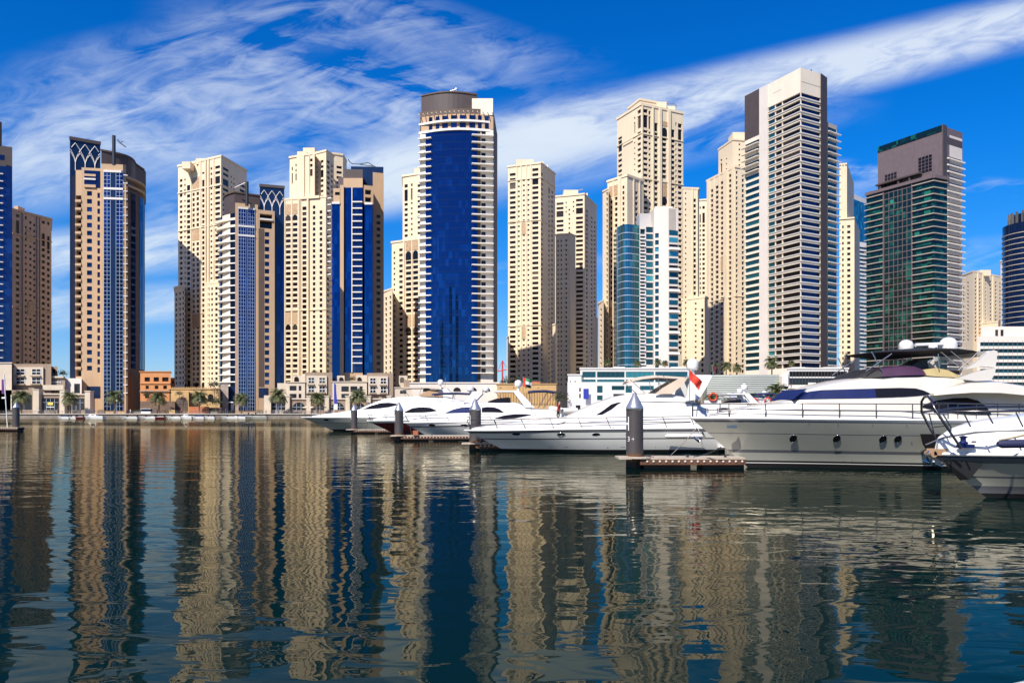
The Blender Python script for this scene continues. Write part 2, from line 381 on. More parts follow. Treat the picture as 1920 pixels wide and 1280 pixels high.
    def arch(s, face, pa, pb, y0, y1, mat='win_dark', pr=.25, name='arch_window'):
        a, c = face; t = (c - a).normalized(); n = Vector((t.y, -t.x)); s0, s1 = s.sof(a, c, pa), s.sof(a, c, pb)
        zb, zt = s.z(y1), s.z(y0); r = (s1 - s0) / 2; zs = max(zb + .1, zt - r)
        pr_ = [(s0, zb)] + [(s0 + r - r * math.cos(math.pi * i / 10), zs + (zt - zs) * math.sin(math.pi * i / 10)) for i in range(11)] + [(s1, zb)]
        b = MB(); k = len(pr_); f = [(a + t * x + n * pr, z) for x, z in pr_]; e = [(a + t * x + n * .01, z) for x, z in pr_]
        b.loft([[(p.x, p.y, z) for p, z in f], [(p.x, p.y, z) for p, z in e]], smooth=False); return s.part(name, mat, b)
    def band(s, faces, y, h=.6, pr=.45, mat='beige', name='string_course'):
        b = MB()
        for a, c in faces:
            t = (c - a); L = t.length; m = (a + c) / 2; n = Vector((t.y, -t.x)).normalized(); m = m + n * pr / 2
            b.obox(m, L + .2, pr, s.z(y) - h / 2, s.z(y) + h / 2, math.atan2(t.y, t.x))
        return s.part(name, mat, b)
    def balconies(s, face, pa, pb, ys, d=1.6, mat='slab_white', up=.0, ext=None):
        a, c = face; t = c - a; L = t.length; t = t / L; s0, s1 = s.sof(a, c, pa), s.sof(a, c, pb)
        if ext: s0 -= ext[0]; s1 += ext[1]
        m = a + t * (s0 + s1) / 2
        for y in ys: s.bal.append((m.x, m.y, s.z(y), math.atan2(t.y, t.x), s1 - s0, d, mat, up))
    def roofbox(s, px0, px1, y0, y1, dY=6, depth=8, mat='beige', name='roof_block'):
        Y = s.Y + dY; b = MB(); b.box(PX(px0, Y), Y, PZ(y1, Y), PX(px1, Y), Y + depth, PZ(y0, Y)); return s.part(name, mat, b, bevel=.15)
    def finish(s):
        for lst, name in ((s.win, 'window'), (s.bal, 'balcony')):
            if not lst: continue
            lst.sort(key=lambda e: -e[4] * (e[5] if name == 'window' else 1) / (e[1] ** 2))
            for e in lst[:s.MOST]:
                me = pane(*e[4:7]) if name == 'window' else slab(*e[4:8])[0]
                o = bpy.data.objects.new(name, me); COL.objects.link(o); o.parent = s.root
                o.location = Vector(e[:3]) - s.org; o.rotation_euler = (0, 0, e[3])
            rest = {}
            for e in lst[s.MOST:]: rest.setdefault(e[6], []).append(e)
            if rest:
                names = list(rest); b = MB()
                for mi, k in enumerate(names):
                    for e in rest[k]:
                        ca, sa = math.cos(e[3]), math.sin(e[3])
                        if name == 'window': q = MB(); q.box(-e[4] / 2, 0, -e[5] / 2, e[4] / 2, .1, e[5] / 2)
                        else: q = slab(*e[4:8])[1]
                        b.add([(e[0] + x * ca - y * sa, e[1] + x * sa + y * ca, e[2] + z) for x, y, z in q.v], q.f, mi)
                s.part(name, names, b)['kind'] = 'stuff'
def jfin(*ts):
    for t in ts: t.finish()
JB = 'beige apartment towers of the beachfront estate'

# leftmost dark tower, cut by the frame
T = Tower('glass_tower', 'navy glass tower with a brown crown, cut off by the left frame edge', -30, 350)
f = T.vol([(-90, 262), (23, 276)], mat='mauve', depth=30, base=312)
f = T.vol([(-90, 303), (23, 313)], mat='glass_navy', depth=30, name='glass_wall')
T.balconies(f[0], -60, 7, [y for y, _ in rows(323, 14, 680)], 1.2, 'slab_white'); T.panel(f[0], -4, 9, 282, 292, 'win_blue', 'crown_window')
b = MB(); b.tube([(PX(-1, 352), 352, T.z(270)), (PX(-1, 352), 352, T.z(226))], .9, 8); T.part('mast', 'brown', b)
T.finish()

# rose-brown tower behind it
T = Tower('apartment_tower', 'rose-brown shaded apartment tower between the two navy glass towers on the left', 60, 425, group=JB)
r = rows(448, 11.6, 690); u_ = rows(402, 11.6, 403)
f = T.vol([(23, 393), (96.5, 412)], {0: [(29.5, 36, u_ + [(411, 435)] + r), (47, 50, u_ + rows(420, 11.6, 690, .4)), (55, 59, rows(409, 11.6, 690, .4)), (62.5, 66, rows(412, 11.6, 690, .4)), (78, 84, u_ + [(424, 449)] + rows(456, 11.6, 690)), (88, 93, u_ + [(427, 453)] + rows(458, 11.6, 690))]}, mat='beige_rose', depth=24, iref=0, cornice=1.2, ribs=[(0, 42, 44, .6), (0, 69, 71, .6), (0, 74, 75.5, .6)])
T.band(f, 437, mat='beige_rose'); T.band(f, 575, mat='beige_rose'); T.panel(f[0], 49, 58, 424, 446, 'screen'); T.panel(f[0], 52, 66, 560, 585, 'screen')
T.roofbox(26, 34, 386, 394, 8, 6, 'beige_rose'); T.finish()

# ---- the two tan towers with a tracery fin and a round end
def tracery(T, face, pa, pb, y0, y1, n=3, mat='slab_white'):
    """interlaced pointed arches on a navy panel"""
    a, c = face; t = (c - a).normalized(); nn = Vector((t.y, -t.x)); s0, s1 = T.sof(a, c, pa), T.sof(a, c, pb); z0, z1 = T.z(y1), T.z(y0); h = z1 - z0
    w_ = (s1 - s0) / n; b = MB()
    def P(s_, z_): p = a + t * max(s0, min(s1, s_)) + nn * .12; return (p.x, p.y, z_)
    for i in range(-1, n + 1):
        x0 = s0 + w_ * (i + .5)
        for sg in (1, -1):
            for reach, top in ((1.0, 1.0), (.5, .55)):
                pts = []
                for k in range(13):
                    q = k / 12; xx = x0 + sg * w_ * reach * (1 - (1 - q) ** 1.0) ** 1.9 if False else x0 + sg * w_ * reach * (1 - math.cos(q * 1.45)) / (1 - math.cos(1.45))
                    pts.append((xx, z0 + h * .22 + h * .72 * top * q))
                pts = [p for p in pts if s0 - .01 <= p[0] <= s1 + .01]
                if len(pts) > 2: b.tube([P(*p) for p in pts], .13, 4)
        if s0 < x0 < s1: b.tube([P(x0, z0), P(x0, z0 + h * .23)], .17, 4)
    T.part('arch_tracery', mat, b)
def arc_pts(pA, pB, bulge, n=8):
    """points of an arc from A to B bulging toward the viewer"""
    d = pB - pA; L = d.length; t = d / L; nn = Vector((t.y, -t.x)); out = []
    for i in range(n + 1):
        q = i / n; out.append(pA + d * q + nn * bulge * math.sin(math.pi * q))
    return out
def grid(T, face, pa, pb, y0, y1, nv, dy, mat='mullion', r=.06, pr=.08):
    a, c = face; t = (c - a).normalized(); nn = Vector((t.y, -t.x)); s0, s1 = T.sof(a, c, pa), T.sof(a, c, pb); b = MB(); rot = math.atan2(t.y, t.x)
    for i in range(nv + 1):
        p = a + t * (s0 + (s1 - s0) * i / nv) + nn * pr; b.obox(p, r * 2, r * 2, T.z(y1), T.z(y0), rot)
    y = y0 + dy
    while y < y1:
        p = a + t * (s0 + s1) / 2 + nn * (pr + .03); b.obox(p, s1 - s0, r * 1.6, T.z(y) - r, T.z(y) + r, rot); y += dy
    T.part('mullion_grid', mat, b)

T = Tower('tan_tower', 'tan and blue tower standing apart, white arch tracery on its left fin', 200, 330)
f = T.vol([(131, 257), (188, 267)], mat='navy_panel', depth=9, name='navy_fin', iref=0)
b = MB(); a, c = f[0]; n_ = Vector((1, 0)); b.obox((a + c) / 2, (c - a).length + .4, .8, T.z(262), T.z(256), math.atan2((c - a).y, (c - a).x)); T.part('fin_cap', 'mauve', b)
tracery(T, f[0], 132, 187, 263, 318, 3)
r = rows(362, 14.9, 700, .58)
T.Y = 326
f = T.vol([(142, 319), (153, 319)], {0: [(142.4, 152.6, rows(372, 14.9, 700, .74), 'win_dark', 2.0)]}, mat='tan', depth=24)
T.balconies(f[0], 142, 153, [y + 7 for y, _ in rows(376, 14.9, 690)], .5, 'tan', .7)
f = T.vol([(153, 314), (190, 316)], {0: [(158, 180, [(319, 333), (336, 351)], 'win_dark', 3.0), (180.5, 188, [(319, 351)], 'win_blue', .5), (163, 172.5, r, 'win_blue'), (182.5, 187.5, rows(365, 14.9, 700, .66), 'win_blue')][2:] + [(158, 181, [(320, 333), (337, 351)], 'win_dark', 3.0)][:0]}, mat='tan', depth=26, iref=0)
T.panel(f[0], 158, 188, 319, 351, 'win_blue', 'loggia_glass', .1); T.panel(f[0], 158, 180, 326, 330, 'tan', 'loggia_beam', .5); T.panel(f[0], 158, 180, 334, 337, 'white_paint', 'loggia_beam', .7); T.panel(f[0], 158, 180, 346, 351, 'tan', 'loggia_beam', .6)
T.panel(f[0], 163, 188, 724, 746, 'navy_panel', 'entrance_glass', .15)
T.Y = 324
f = T.vol([(190, 307), (236.5, 309)], mat='tan', depth=28, iref=0)
T.panel(f[0], 195, 231.5, 322, 769, 'glass_blue_grid', 'glass_wall', .25)
grid(T, f[0], 195, 207.5, 322, 769, 2, 7.45, pr=.3); grid(T, f[0], 218, 231.5, 322, 769, 2, 7.45, pr=.3); T.panel(f[0], 207.7, 217.8, 322, 769, 'navy_panel', 'glass_wall', .28)
for y in (321, 353.5, 372): T.panel(f[0], 195, 231.5, y - 2, y + 2, 'white_paint', 'white_band', .6)
T.Y = 327
A, B_ = Vector((PX(236, 327), 327)), Vector((PX(267, 352), 352)); arc = arc_pts(A, B_, 3.4, 9)
f = T.vol(None, {i: [(0, 0, [])] for i in range(0)}, pts=arc, back=[B_ + Vector((-12, 4)), A + Vector((-9, 6))], ztop=T.z(352), mat='brown', name='round_end')
for i in range(1, 8):
    pa = 960 + arc[i].x / arc[i].y * F; pb = 960 + arc[i + 1].x / arc[i + 1].y * F
    if i in (1, 3, 4, 6): b = MB(); T.rib(b, arc[i], arc[i + 1], min(pa, pb) + .2, max(pa, pb) - .2, T.z(690), T.z(358), .15); T.part('glass_strip', 'glass_navy', b)
for i, y in enumerate([y for y, _ in rows(337, 14.9, 700)]):
    big = i < 2; q = arc_pts(A, B_, 4.0 if big else 3.1, 9); b = MB(); zz = T.z(y)
    b.loft([[(p.x, p.y, zz + d) for p, d in ((p_, d_) for d_ in (0,) for p_ in q)], [(p.x, p.y, zz + (.9 if big else .32)) for p in q]], closed=False, caps=False); b.add([(p.x, p.y, zz) for p in q] , [tuple(range(len(q)))]); b.add([(p.x, p.y, zz + (.9 if big else .32)) for p in q], [tuple(range(len(q)))])
    T.part('balcony_ring', 'slab_grey' if i > 1 else 'tan', b)
f2 = [(Vector((PX(231, 323), 323)), Vector((PX(240, 323.5), 323.5)))]
T.balconies(f2[0], 232, 240, [y for y, _ in rows(339, 14.9, 745)], .9, 'slab_white', .0)
T.panel(f2[0], 236.5, 240, 345, 769, 'brown', 'balcony_wall', .3)
A, B_ = Vector((PX(190, 331), 331)), Vector((PX(254, 350), 350)); arc = arc_pts(A, B_, 4.5, 10)
T.vol(None, pts=arc, back=[B_ + Vector((0, 10)), A + Vector((0, 20))], ztop=T.z(276), zbase=T.z(345), mat='mauve', name='roof_drum')
b = MB(); q = arc_pts(A + Vector((-.3, -.5)), B_ + Vector((.6, -.4)), 4.7, 10); b.prism([(p.x, p.y) for p in q] + [(B_.x + .4, B_.y + 8), (A.x + 3, A.y + 14)], T.z(277), T.z(274)); T.part('roof_rim', 'brown', b)
b = MB(); b.tube([(PX(213.5, 321), 321, T.z(318)), (PX(213.5, 321), 321, T.z(264))], .75, 6); T.part('mast', 'dark_steel', b)
b = MB(); b.tube([(PX(236, 345), 345, PZ(276, 345)), (PX(225, 345), 345, PZ(268, 345)), (PX(220, 345), 345, PZ(262, 345))], .25, 5); b.tube([(PX(225, 345), 345, PZ(268, 345)), (PX(231, 345), 345, PZ(265, 345))], .15, 5); T.part('roof_crane', 'dark_steel', b)
T.finish()

# unseen beige tower added behind the tan one to shade the next one
T = Tower('apartment_tower', 'unseen beige apartment tower added behind the tan tower for its shade', 226, 455, group=JB)
T.vol([(205, 305), (250, 308)], {0: [(210, 216, rows(330, 10.8, 700)), (222, 226, rows(330, 10.8, 700)), (234, 240, rows(330, 10.8, 700))]}, depth=24, cornice=1.2, iref=0); T.MOST = 20; T.finish()

# first of the beige towers
T = Tower('apartment_tower', 'tall beige tower with shaded lower left corner, beside the orange building', 400, 490, group=JB)
r = rows(363, 9.97, 722); up = rows(322, 10.2, 334)
f = T.vol([(334, 312), (414.5, 293), (462.6, 321)], {
    0: [(337, 342, up + [(341, 354)] + r), (345.5, 348, rows(322, 10.2, 334, .4) + [(340, 353)] + rows(363, 9.97, 722, .4)), (350.5, 356.5, [(334, 348)] + rows(355, 9.97, 722, .62)), (361, 365, rows(354, 9.97, 418, .62) + rows(450, 9.97, 722, .62)), (368.5, 373, rows(354, 9.97, 418, .62) + rows(450, 9.97, 722, .62)), (379, 384.5, rows(317, 9, 318, .4) + [(330, 343)] + rows(350, 9.97, 722, .62)), (394.7, 398, rows(312, 10.2, 325, .45) + [(330, 343)] + rows(350, 9.97, 722, .4)), (403.5, 412.5, rows(312, 10.2, 324) + [(329, 343)] + rows(350, 9.97, 722, .55))],
    1: [(418, 428.5, rows(313, 10.2, 326) + [(332, 346)] + rows(352, 9.97, 722)), (433, 435, rows(321, 9.97, 722, .35)), (438, 440, rows(322, 9.97, 722, .35)), (449.5, 460, rows(327, 10.2, 340) + rows(350, 9.97, 722))]}, cornice=1.3,
    ribs=[(0, 385.6, 388, .9), (0, 391, 393.5, .9), (0, 358.5, 360, .5), (0, 375.5, 377.5, .5), (0, 400.5, 402, .5)], mat='beige')
T.panel(f[0], 361, 375, 322, 347, 'screen'); T.panel(f[0], 361, 375, 422, 443, 'screen'); T.panel(f[0], 361, 375, 585, 610, 'screen')
T.band(f, 346, .7); T.band(f, 420, .5); T.band(f, 583, .6)
for a in ((344, 349), (352, 357), (366, 371), (379, 384), (393, 398), (404, 410)): T.arch(f[0], a[0], a[1], 715.5, 727, pr=.3)
T.roofbox(341, 357, 303, 316, 6, 10); T.roofbox(367, 410, 297, 308, 10, 14)
g2 = T.vol([(386, 532), (411, 529.5), (416, 531)], {0: [(389, 393, rows(540, 9.97, 722)), (396, 399.5, rows(540, 9.97, 722, .45)), (403.5, 408, rows(540, 9.97, 722))]}, cornice=1.0, iref=1)
b = MB(); T.part  # left wing
g3 = T.vol([(327, 540), (346, 535)], {0: [(329, 332, rows(548, 9.97, 722)), (336, 339, rows(548, 9.97, 722)), (342, 345, rows(548, 9.97, 722))]}, cornice=1.0, iref=1, depth=18); T.finish()

# sister tan tower with the tracery fin on its right
T = Tower('tan_tower', 'tan and blue tower with curved white balconies and its tracery fin on the right', 470, 352)
f = T.vol([(487, 346), (533, 350)], mat='navy_panel', depth=9, name='navy_fin', iref=0); tracery(T, f[0], 488, 532, 353, 400, 3)
b = MB(); a, c = f[0]; b.obox((a + c) / 2, (c - a).length + .4, .8, T.z(350), T.z(345), math.atan2((c - a).y, (c - a).x)); T.part('fin_cap', 'mauve', b)
T.panel(f[0], 520, 532, 460, 742, 'glass_navy', 'glass_strip', .1)
T.Y = 348
f = T.vol([(484, 393), (515, 396)], {0: [(496.5, 505, rows(438, 13.9, 720, .62), 'win_blue'), (487, 510.5, [(400, 408), (412, 427)], 'win_dark', 3.0)]}, mat='tan', depth=24, iref=0)
T.panel(f[0], 485, 495.5, 428, 725, 'brown', 'dark_wall', .08); T.panel(f[0], 488, 511, 409, 412, 'white_paint', 'loggia_beam', .6)
T.panel(f[0], 485, 503, 727, 745, 'navy_panel', 'entrance_glass', .15)
T.Y = 345
f = T.vol([(441, 380), (483.5, 384)], mat='tan', depth=27, iref=0)
T.panel(f[0], 447, 477.5, 391, 769, 'glass_blue_grid', 'glass_wall', .25)
grid(T, f[0], 447, 461, 391, 769, 3, 7.0, pr=.3); grid(T, f[0], 464.5, 477.5, 391, 769, 3, 7.0, pr=.3)
for y in (389.5, 423, 440.5): T.panel(f[0], 446.5, 477.5, y - 1.7, y + 1.7, 'white_paint', 'white_band', .6)
A, B_ = Vector((PX(417, 366), 366)), Vector((PX(441, 346), 346)); arc = arc_pts(A, B_, 3.5, 8)
T.vol(None, pts=arc, ztop=T.z(398), mat='glass_navy', depth=15, name='round_end')
q = arc[5:]; b = MB()
for i in range(5, 7):
    pa = 960 + arc[i].x / arc[i].y * F; pb = 960 + arc[i + 1].x / arc[i + 1].y * F; T.rib(b, arc[i], arc[i + 1], pa, pb, GZ, T.z(398), .1)
T.part('balcony_wall', 'cream', b)
for i, y in enumerate([411, 424] + [y for y, _ in rows(441, 13.95, 722)]):
    big = i < 2; q = arc_pts(A if big else arc[2], B_, 5.0 if big else 3.6, 9); b = MB(); zz = T.z(y); hh = 1.0 if big else .45
    b.prism([(p.x, p.y) for p in q] + [(B_.x, B_.y + 1.5), (q[0].x + 1, q[0].y + 2)], zz, zz + hh); T.part('balcony_ring', 'slab_white' if not big else 'cream', b)
A, B_ = Vector((PX(424, 368), 368)), Vector((PX(440, 352), 352)); arc = arc_pts(A, B_, 2.5, 5) + [Vector((PX(490, 358), 358))]
T.vol(None, pts=arc, ztop=T.z(352), zbase=T.z(395), mat='mauve', depth=14, name='roof_drum')
b = MB(); b.prism([(p.x - .2, p.y - .5) for p in arc] + [(arc[-1].x, arc[-1].y + 10), (arc[0].x, arc[0].y + 8)], T.z(353), T.z(350.5)); T.part('roof_rim', 'brown', b)
b = MB(); b.tube([(PX(463, 345), 345, T.z(386)), (PX(463, 345), 345, T.z(341))], .75, 6); T.part('mast', 'dark_steel', b)
b = MB(); b.tube([(PX(440, 350), 350, PZ(352, 350)), (PX(462, 350), 350, PZ(342, 350))], .25, 5); T.part('roof_crane', 'steel', b)
T.finish()

# second beige tower
T = Tower('apartment_tower', 'beige tower with stepped top and arches, left of the dark blue one', 575, 480, group=JB)
lo = rows(417, 10.3, 725, .6)
f = T.vol([(532.5, 374.5), (611, 369), (624, 379)], {0: [(536, 545, lo), (549, 557.7, lo), (567, 574.6, rows(388, 10.3, 725, .66)), (586.5, 591.3, rows(387, 10.3, 725, .6)), (599.3, 604.4, rows(397, 10.3, 725, .6))], 1: [(613, 617, rows(397, 10.3, 725))]}, cornice=1.1, mat='beige_warm', iref=1, ribs=[(0, 560, 561.5, .7), (0, 563, 564.3, .7), (0, 546, 548, .35), (0, 533, 535, .35), (0, 577, 580, 1.2)])
for pa, pb in ((536, 545), (549, 557.7)): T.panel(f[0], pa, pb, 378, 398, 'screen'); T.arch(f[0], pa, pb, 399, 409); T.panel(f[0], pa, pb, 583, 606, 'screen'); T.arch(f[0], pa, pb, 606.5, 616)
T.band(f, 580, .5, mat='beige_warm'); T.panel(f[0], 565, 600, 366, 371, 'beige_warm', 'parapet', .9)
T.Y = 484
f = T.vol([(543, 296), (591, 288)], {0: [(554, 557.3, rows(304, 10, 315, .5) + [(320, 333)]), (562, 566.7, rows(299, 10, 310, .55)), (581.5, 586.5, rows(299, 10, 310, .55) + [(316, 329)]), (547, 549, [(306, 313), (318, 338)])]}, base=372, cornice=1.2, mat='beige_warm', depth=20, ribs=[(0, 558, 572, .9), (0, 580, 581.2, .5), (0, 587, 591, .5)], iref=1)
T.Y = 486
f = T.vol([(591, 288), (611.5, 283), (626, 293)], {0: [(593.5, 595.5, rows(299, 9.9, 368, .4)), (601, 606.5, rows(301, 9.9, 312, .5) + [(317, 331)] + rows(337, 9.9, 370, .5))], 1: [(613, 618, rows(301, 9.9, 368)), (621, 624, rows(304, 9.9, 368))]}, base=372, cornice=1.2, mat='beige_warm', iref=1)
T.roofbox(568, 590, 277, 290, 6, 10, 'beige_warm'); T.roofbox(557, 575, 284, 292, 4, 10, 'beige_warm')
T.Y = 510
T.vol([(623, 288), (643, 291), (650, 303)], {0: [(631, 641, rows(312, 9.7, 360, .5))]}, mat='beige_warm', cornice=1.2, iref=0); T.finish()

# blue tower with tan frame
T = Tower('glass_tower', 'dark blue glass tower with tan frame and a column of white balconies', 680, 410)
f = T.vol([(658, 312), (719, 313)], mat='navy_panel', depth=18, name='glass_wall', iref=0)
T.Y = 404
T.Y = 409
f = T.vol([(699, 323), (719.5, 325)], {0: [(706, 713, rows(405, 12, 700, .5))]}, mat='tan', depth=16, iref=0)
T.Y = 394
f = T.vol([(644, 334), (680, 334)], mat='tan', depth=22, iref=0)
T.panel(f[0], 644.5, 659.5, 352, 698, 'glass_blue', 'glass_wall', .3); T.panel(f[0], 661, 680, 352, 378, 'glass_blue', 'glass_wall', .3); T.panel(f[0], 661, 680, 378, 698, 'glass_navy', 'glass_wall', .2)
T.panel(f[0], 659.5, 661, 352, 698, 'cream', 'pilaster', .6)
T.balconies(f[0], 661, 682, [y for y, _ in rows(383.5, 12.05, 690)], 1.4, 'slab_white', .2)
T.Y = 392
f = T.vol([(637.5, 347), (644.5, 347)], mat='tan', depth=22, iref=0)
T.vol([(683.5, 382), (698.5, 382)], mat='glass_blue', depth=18, iref=0, name='glass_wall')
T.panel((Vector((PX(683.5, 392), 392)), Vector((PX(698.5, 392), 392))), 684, 698.5, 380, 384, 'white_paint', 'white_band', .6)
T.vol([(682, 347), (700, 349)], {0: [(684.5, 696, [(355, 364), (369, 378)], 'win_dark', 2)]}, base=381.5, mat='tan', depth=15, iref=0)
T.vol([(622.5, 380), (637.5, 380)], mat='glass_blue', depth=20, iref=0, name='glass_wall')
T.vol([(625, 353), (638, 353)], {0: [(628, 637, [(360, 366)], 'win_dark', 1)]}, base=380.5, mat='tan', depth=14, iref=0)
T.panel((Vector((PX(622.5, 392), 392)), Vector((PX(637.5, 392), 392))), 622.5, 637.5, 379, 383, 'white_paint', 'white_band', .7)
T.balconies((Vector((PX(617, 394), 394)), Vector((PX(624, 393), 393))), 616, 624, [y for y, _ in rows(375, 11.9, 690)], 1.3, 'slab_white', .2)
T.Y = 397
T.vol([(646, 317), (680, 318)], base=334, mat='mauve', depth=12, iref=0, name='roof_drum'); T.vol([(634, 332), (645, 333)], base=353, mat='mauve_pale', depth=8, iref=0, name='roof_drum')
b = MB(); Yc = 415
for p in (((656, 304), (660, 307), (673, 308), (690, 305), (700, 311)), ((673, 308), (690, 311), (704, 312)), ((656, 304), (653, 299))): b.tube([(PX(x, Yc), Yc, PZ(y, Yc)) for x, y in p], .22, 5)
T.part('roof_crane', 'dark_steel', b); T.finish()

# third beige tower, left behind the blue one
T = Tower('apartment_tower', 'pale beige tower of three steps behind the left side of the big blue tower', 765, 480, group=JB)
T.vol([(755, 331), (800, 324)], {0: [(758.5, 764.5, rows(343, 9, 344, .7) + [(350, 372)] + rows(378, 9.9, 440)), (770.5, 773.5, [(340, 345), (349, 371)] + rows(377, 9.9, 440, .4)), (783, 788, rows(346, 9.9, 440, .5))]}, base=450, cornice=1.2, depth=20, iref=1)
T.roofbox(777, 800, 315, 330, 5, 10)
T.Y = 474
f = T.vol([(734.5, 455), (800, 446)], {0: [(748.5, 755, rows(462, 10.2, 725)), (761, 771, rows(488, 10.2, 582, .6) + rows(624, 10.2, 725, .6)), (774.5, 784, rows(488, 10.2, 582, .6) + rows(624, 10.2, 725, .6)), (738, 741, rows(466, 10.2, 725, .4))]}, cornice=1.1, depth=22, iref=1, ribs=[(0, 757, 759.5, .6), (0, 772, 773.6, .4), (0, 785, 788, .6)])
for pa, pb in ((761, 771), (774.5, 784)): T.panel(f[0], pa, pb, 444, 466, 'screen'); T.arch(f[0], pa, pb, 467, 483); T.panel(f[0], pa, pb, 587, 610, 'screen'); T.arch(f[0], pa, pb, 611, 620)
T.Y = 468
f = T.vol([(719.5, 547), (736, 541)], {0: [(722, 725.5, rows(556, 10.2, 728, .6)), (730, 733.5, rows(556, 10.2, 728, .6))]}, cornice=1.0, depth=20, iref=1); T.finish()

# big blue tower
T = Tower('glass_tower', 'tallest deep blue glass tower with a curved front and white balconies on both sides', 860, 378)
pL, pR = Vector((PX(787.5, 381), 381)), Vector((PX(925, 378), 378)); arc = arc_pts(pL, pR, 2.8, 12)
back = [Vector((PX(932.5, 412), 412)), Vector((PX(800, 418), 418))]
poly = arc + back
b = MB(); b.prism([(p.x, p.y) for p in poly], GZ, T.z(206)); T.part('wall', 'brown', b)
q = arc_pts(pL, pR, 3.25, 24); gi = [p for p in q if 797 < 960 + p.x / p.y * F < 901]
for i in range(36):
    zz = T.z(255 + 13.42 * i)
    if zz > T.z(722) + 1: b = MB(); b.prism([(p.x, p.y - .06) for p in gi] + [(p.x, p.y + .2) for p in reversed(gi)], zz, zz + .14); T.part('floor_line', 'navy_panel', b)
b = MB()
for i in range(len(gi) - 1):
    for k in (0, .5): pp = gi[i] + (gi[i + 1] - gi[i]) * k; b.obox(pp - Vector((0, .02)), .09, .12, T.z(722), T.z(246), 0)
T.part('mullion_grid', 'navy_panel', b)
q = arc_pts(pL, pR, 3.1, 24); gi = [p for p in q if 797 < 960 + p.x / p.y * F < 901]
b = MB(); b.prism([(p.x, p.y - .15) for p in gi] + [(p.x, p.y + 1.2) for p in reversed(gi)], T.z(722), T.z(246)); T.part('glass_wall', 'glass_blue', b)
wl = [p for p in q if 960 + p.x / p.y * F > 899]; b = MB(); b.prism([(p.x, p.y - .05) for p in wl] + [(p.x, p.y + 1.5) for p in reversed(wl)], GZ, T.z(206)); T.part('side_wall', 'cream', b)
wl = [p for p in q if 960 + p.x / p.y * F < 800]; b = MB(); b.prism([(p.x, p.y - .05) for p in wl] + [(p.x, p.y + 1.5) for p in reversed(wl)], GZ, T.z(246)); T.part('side_wall', 'cream', b)
fR = (Vector((PX(884, 376.2), 376.2)), Vector((PX(925, 377.8), 377.8))); fL = (Vector((PX(786, 381), 381)), Vector((PX(811, 378.8), 378.8)))
ys = [y for y, _ in rows(261, 13.42, 712)]
T.balconies(fR, 884, 924.7, ys, 2.0, 'slab_white', .12); T.balconies(fL, 786.5, 810.5, [y + 1.5 for y in ys], 1.6, 'slab_white', .12)
b = MB()
for y in ys: T.rib(b, fR[0], fR[1], 902.5, 910.5, T.z(y - 1.5), T.z(y - 9.5), .05)
T.part('balcony_door', 'win_dark', b)
for y0, y1, out_ in ((243.5, 247.5, 1.5), (228, 231.5, 1.8)):
    q = arc_pts(pL + Vector((-.6, 0)), pR, 2.8 + out_, 16); b = MB(); b.prism([(p.x, p.y) for p in q] + [(pR.x, pR.y + 3), (pL.x, pL.y + 3)], T.z(y1), T.z(y0)); T.part('crown_slab', 'slab_white', b)
q = arc_pts(pL + Vector((.6, 0)), pR, 2.7, 16); b = MB(); b.prism([(p.x, p.y - .25) for p in q] + [(pR.x, pR.y + 3), (pL.x, pL.y + 3)], T.z(243.4), T.z(216)); T.part('crown_wall', 'tan', b)
for y0, y1 in ((218.5, 227.5), (232.5, 242.5)):
    for pa, pb in ((804, 811), (817, 824), (829, 840), (845.5, 856.5), (862, 873.5), (880, 891), (896, 903), (909, 916.5)):
        i = min(range(16), key=lambda k: abs(960 + (q[k].x + q[k + 1].x) / 2 / ((q[k].y + q[k + 1].y) / 2) * F - (pa + pb) / 2)); a_, c_ = q[i] - Vector((0, .25)), q[i + 1] - Vector((0, .25))
        t = (c_ - a_).normalized(); T.win.append(((PX((pa + pb) / 2, a_.y)), a_.y + t.y / t.x * (PX((pa + pb) / 2, a_.y) - a_.x) - .12, T.z((y0 + y1) / 2), math.atan2(t.y, t.x), PX(pb, a_.y) - PX(pa, a_.y), T.z(y0) - T.z(y1), 'win_blue'))
for i in range(17):
    p = q[i]; n_ = Vector((-.25, -1)).normalized(); b = MB(); e = p + n_ * 3.2; b.tube([(p.x, p.y, T.z(215)), (e.x, e.y, T.z(215))], .22, 4); T.part('pergola_fin', 'slab_white', b)
q = arc_pts(Vector((PX(790, 386), 386)), Vector((PX(894, 384), 384)), 4, 12)
b = MB(); b.prism([(p.x, p.y) for p in q] + [(q[-1].x, q[-1].y + 16), (q[0].x, q[0].y + 16)], T.z(217), PZ(178.5, 384)); T.part('roof_drum', 'mauve', b)
b = MB(); b.prism([(p.x, p.y - .4) for p in q] + [(q[-1].x + .4, q[-1].y + 17), (q[0].x - .4, q[0].y + 17)], PZ(178.5, 384), PZ(176, 384)); T.part('roof_rim', 'brown', b)
b = MB(); b.box(PX(885, 377.5), 377.2, T.z(217), PX(924.3, 377.5), 392, T.z(186)); T.part('roof_block', 'cream', b)
b = MB(); Yc = 388
for p in (((825, 177), (852, 169), (856, 166)), ((856, 166), (856, 177)), ((850, 173), (868, 175)), ((840, 177), (853, 172))): b.tube([(PX(x, Yc), Yc, PZ(y, Yc)) for x, y in p], .32, 5)
T.part('roof_crane', 'steel', b)
T.finish()

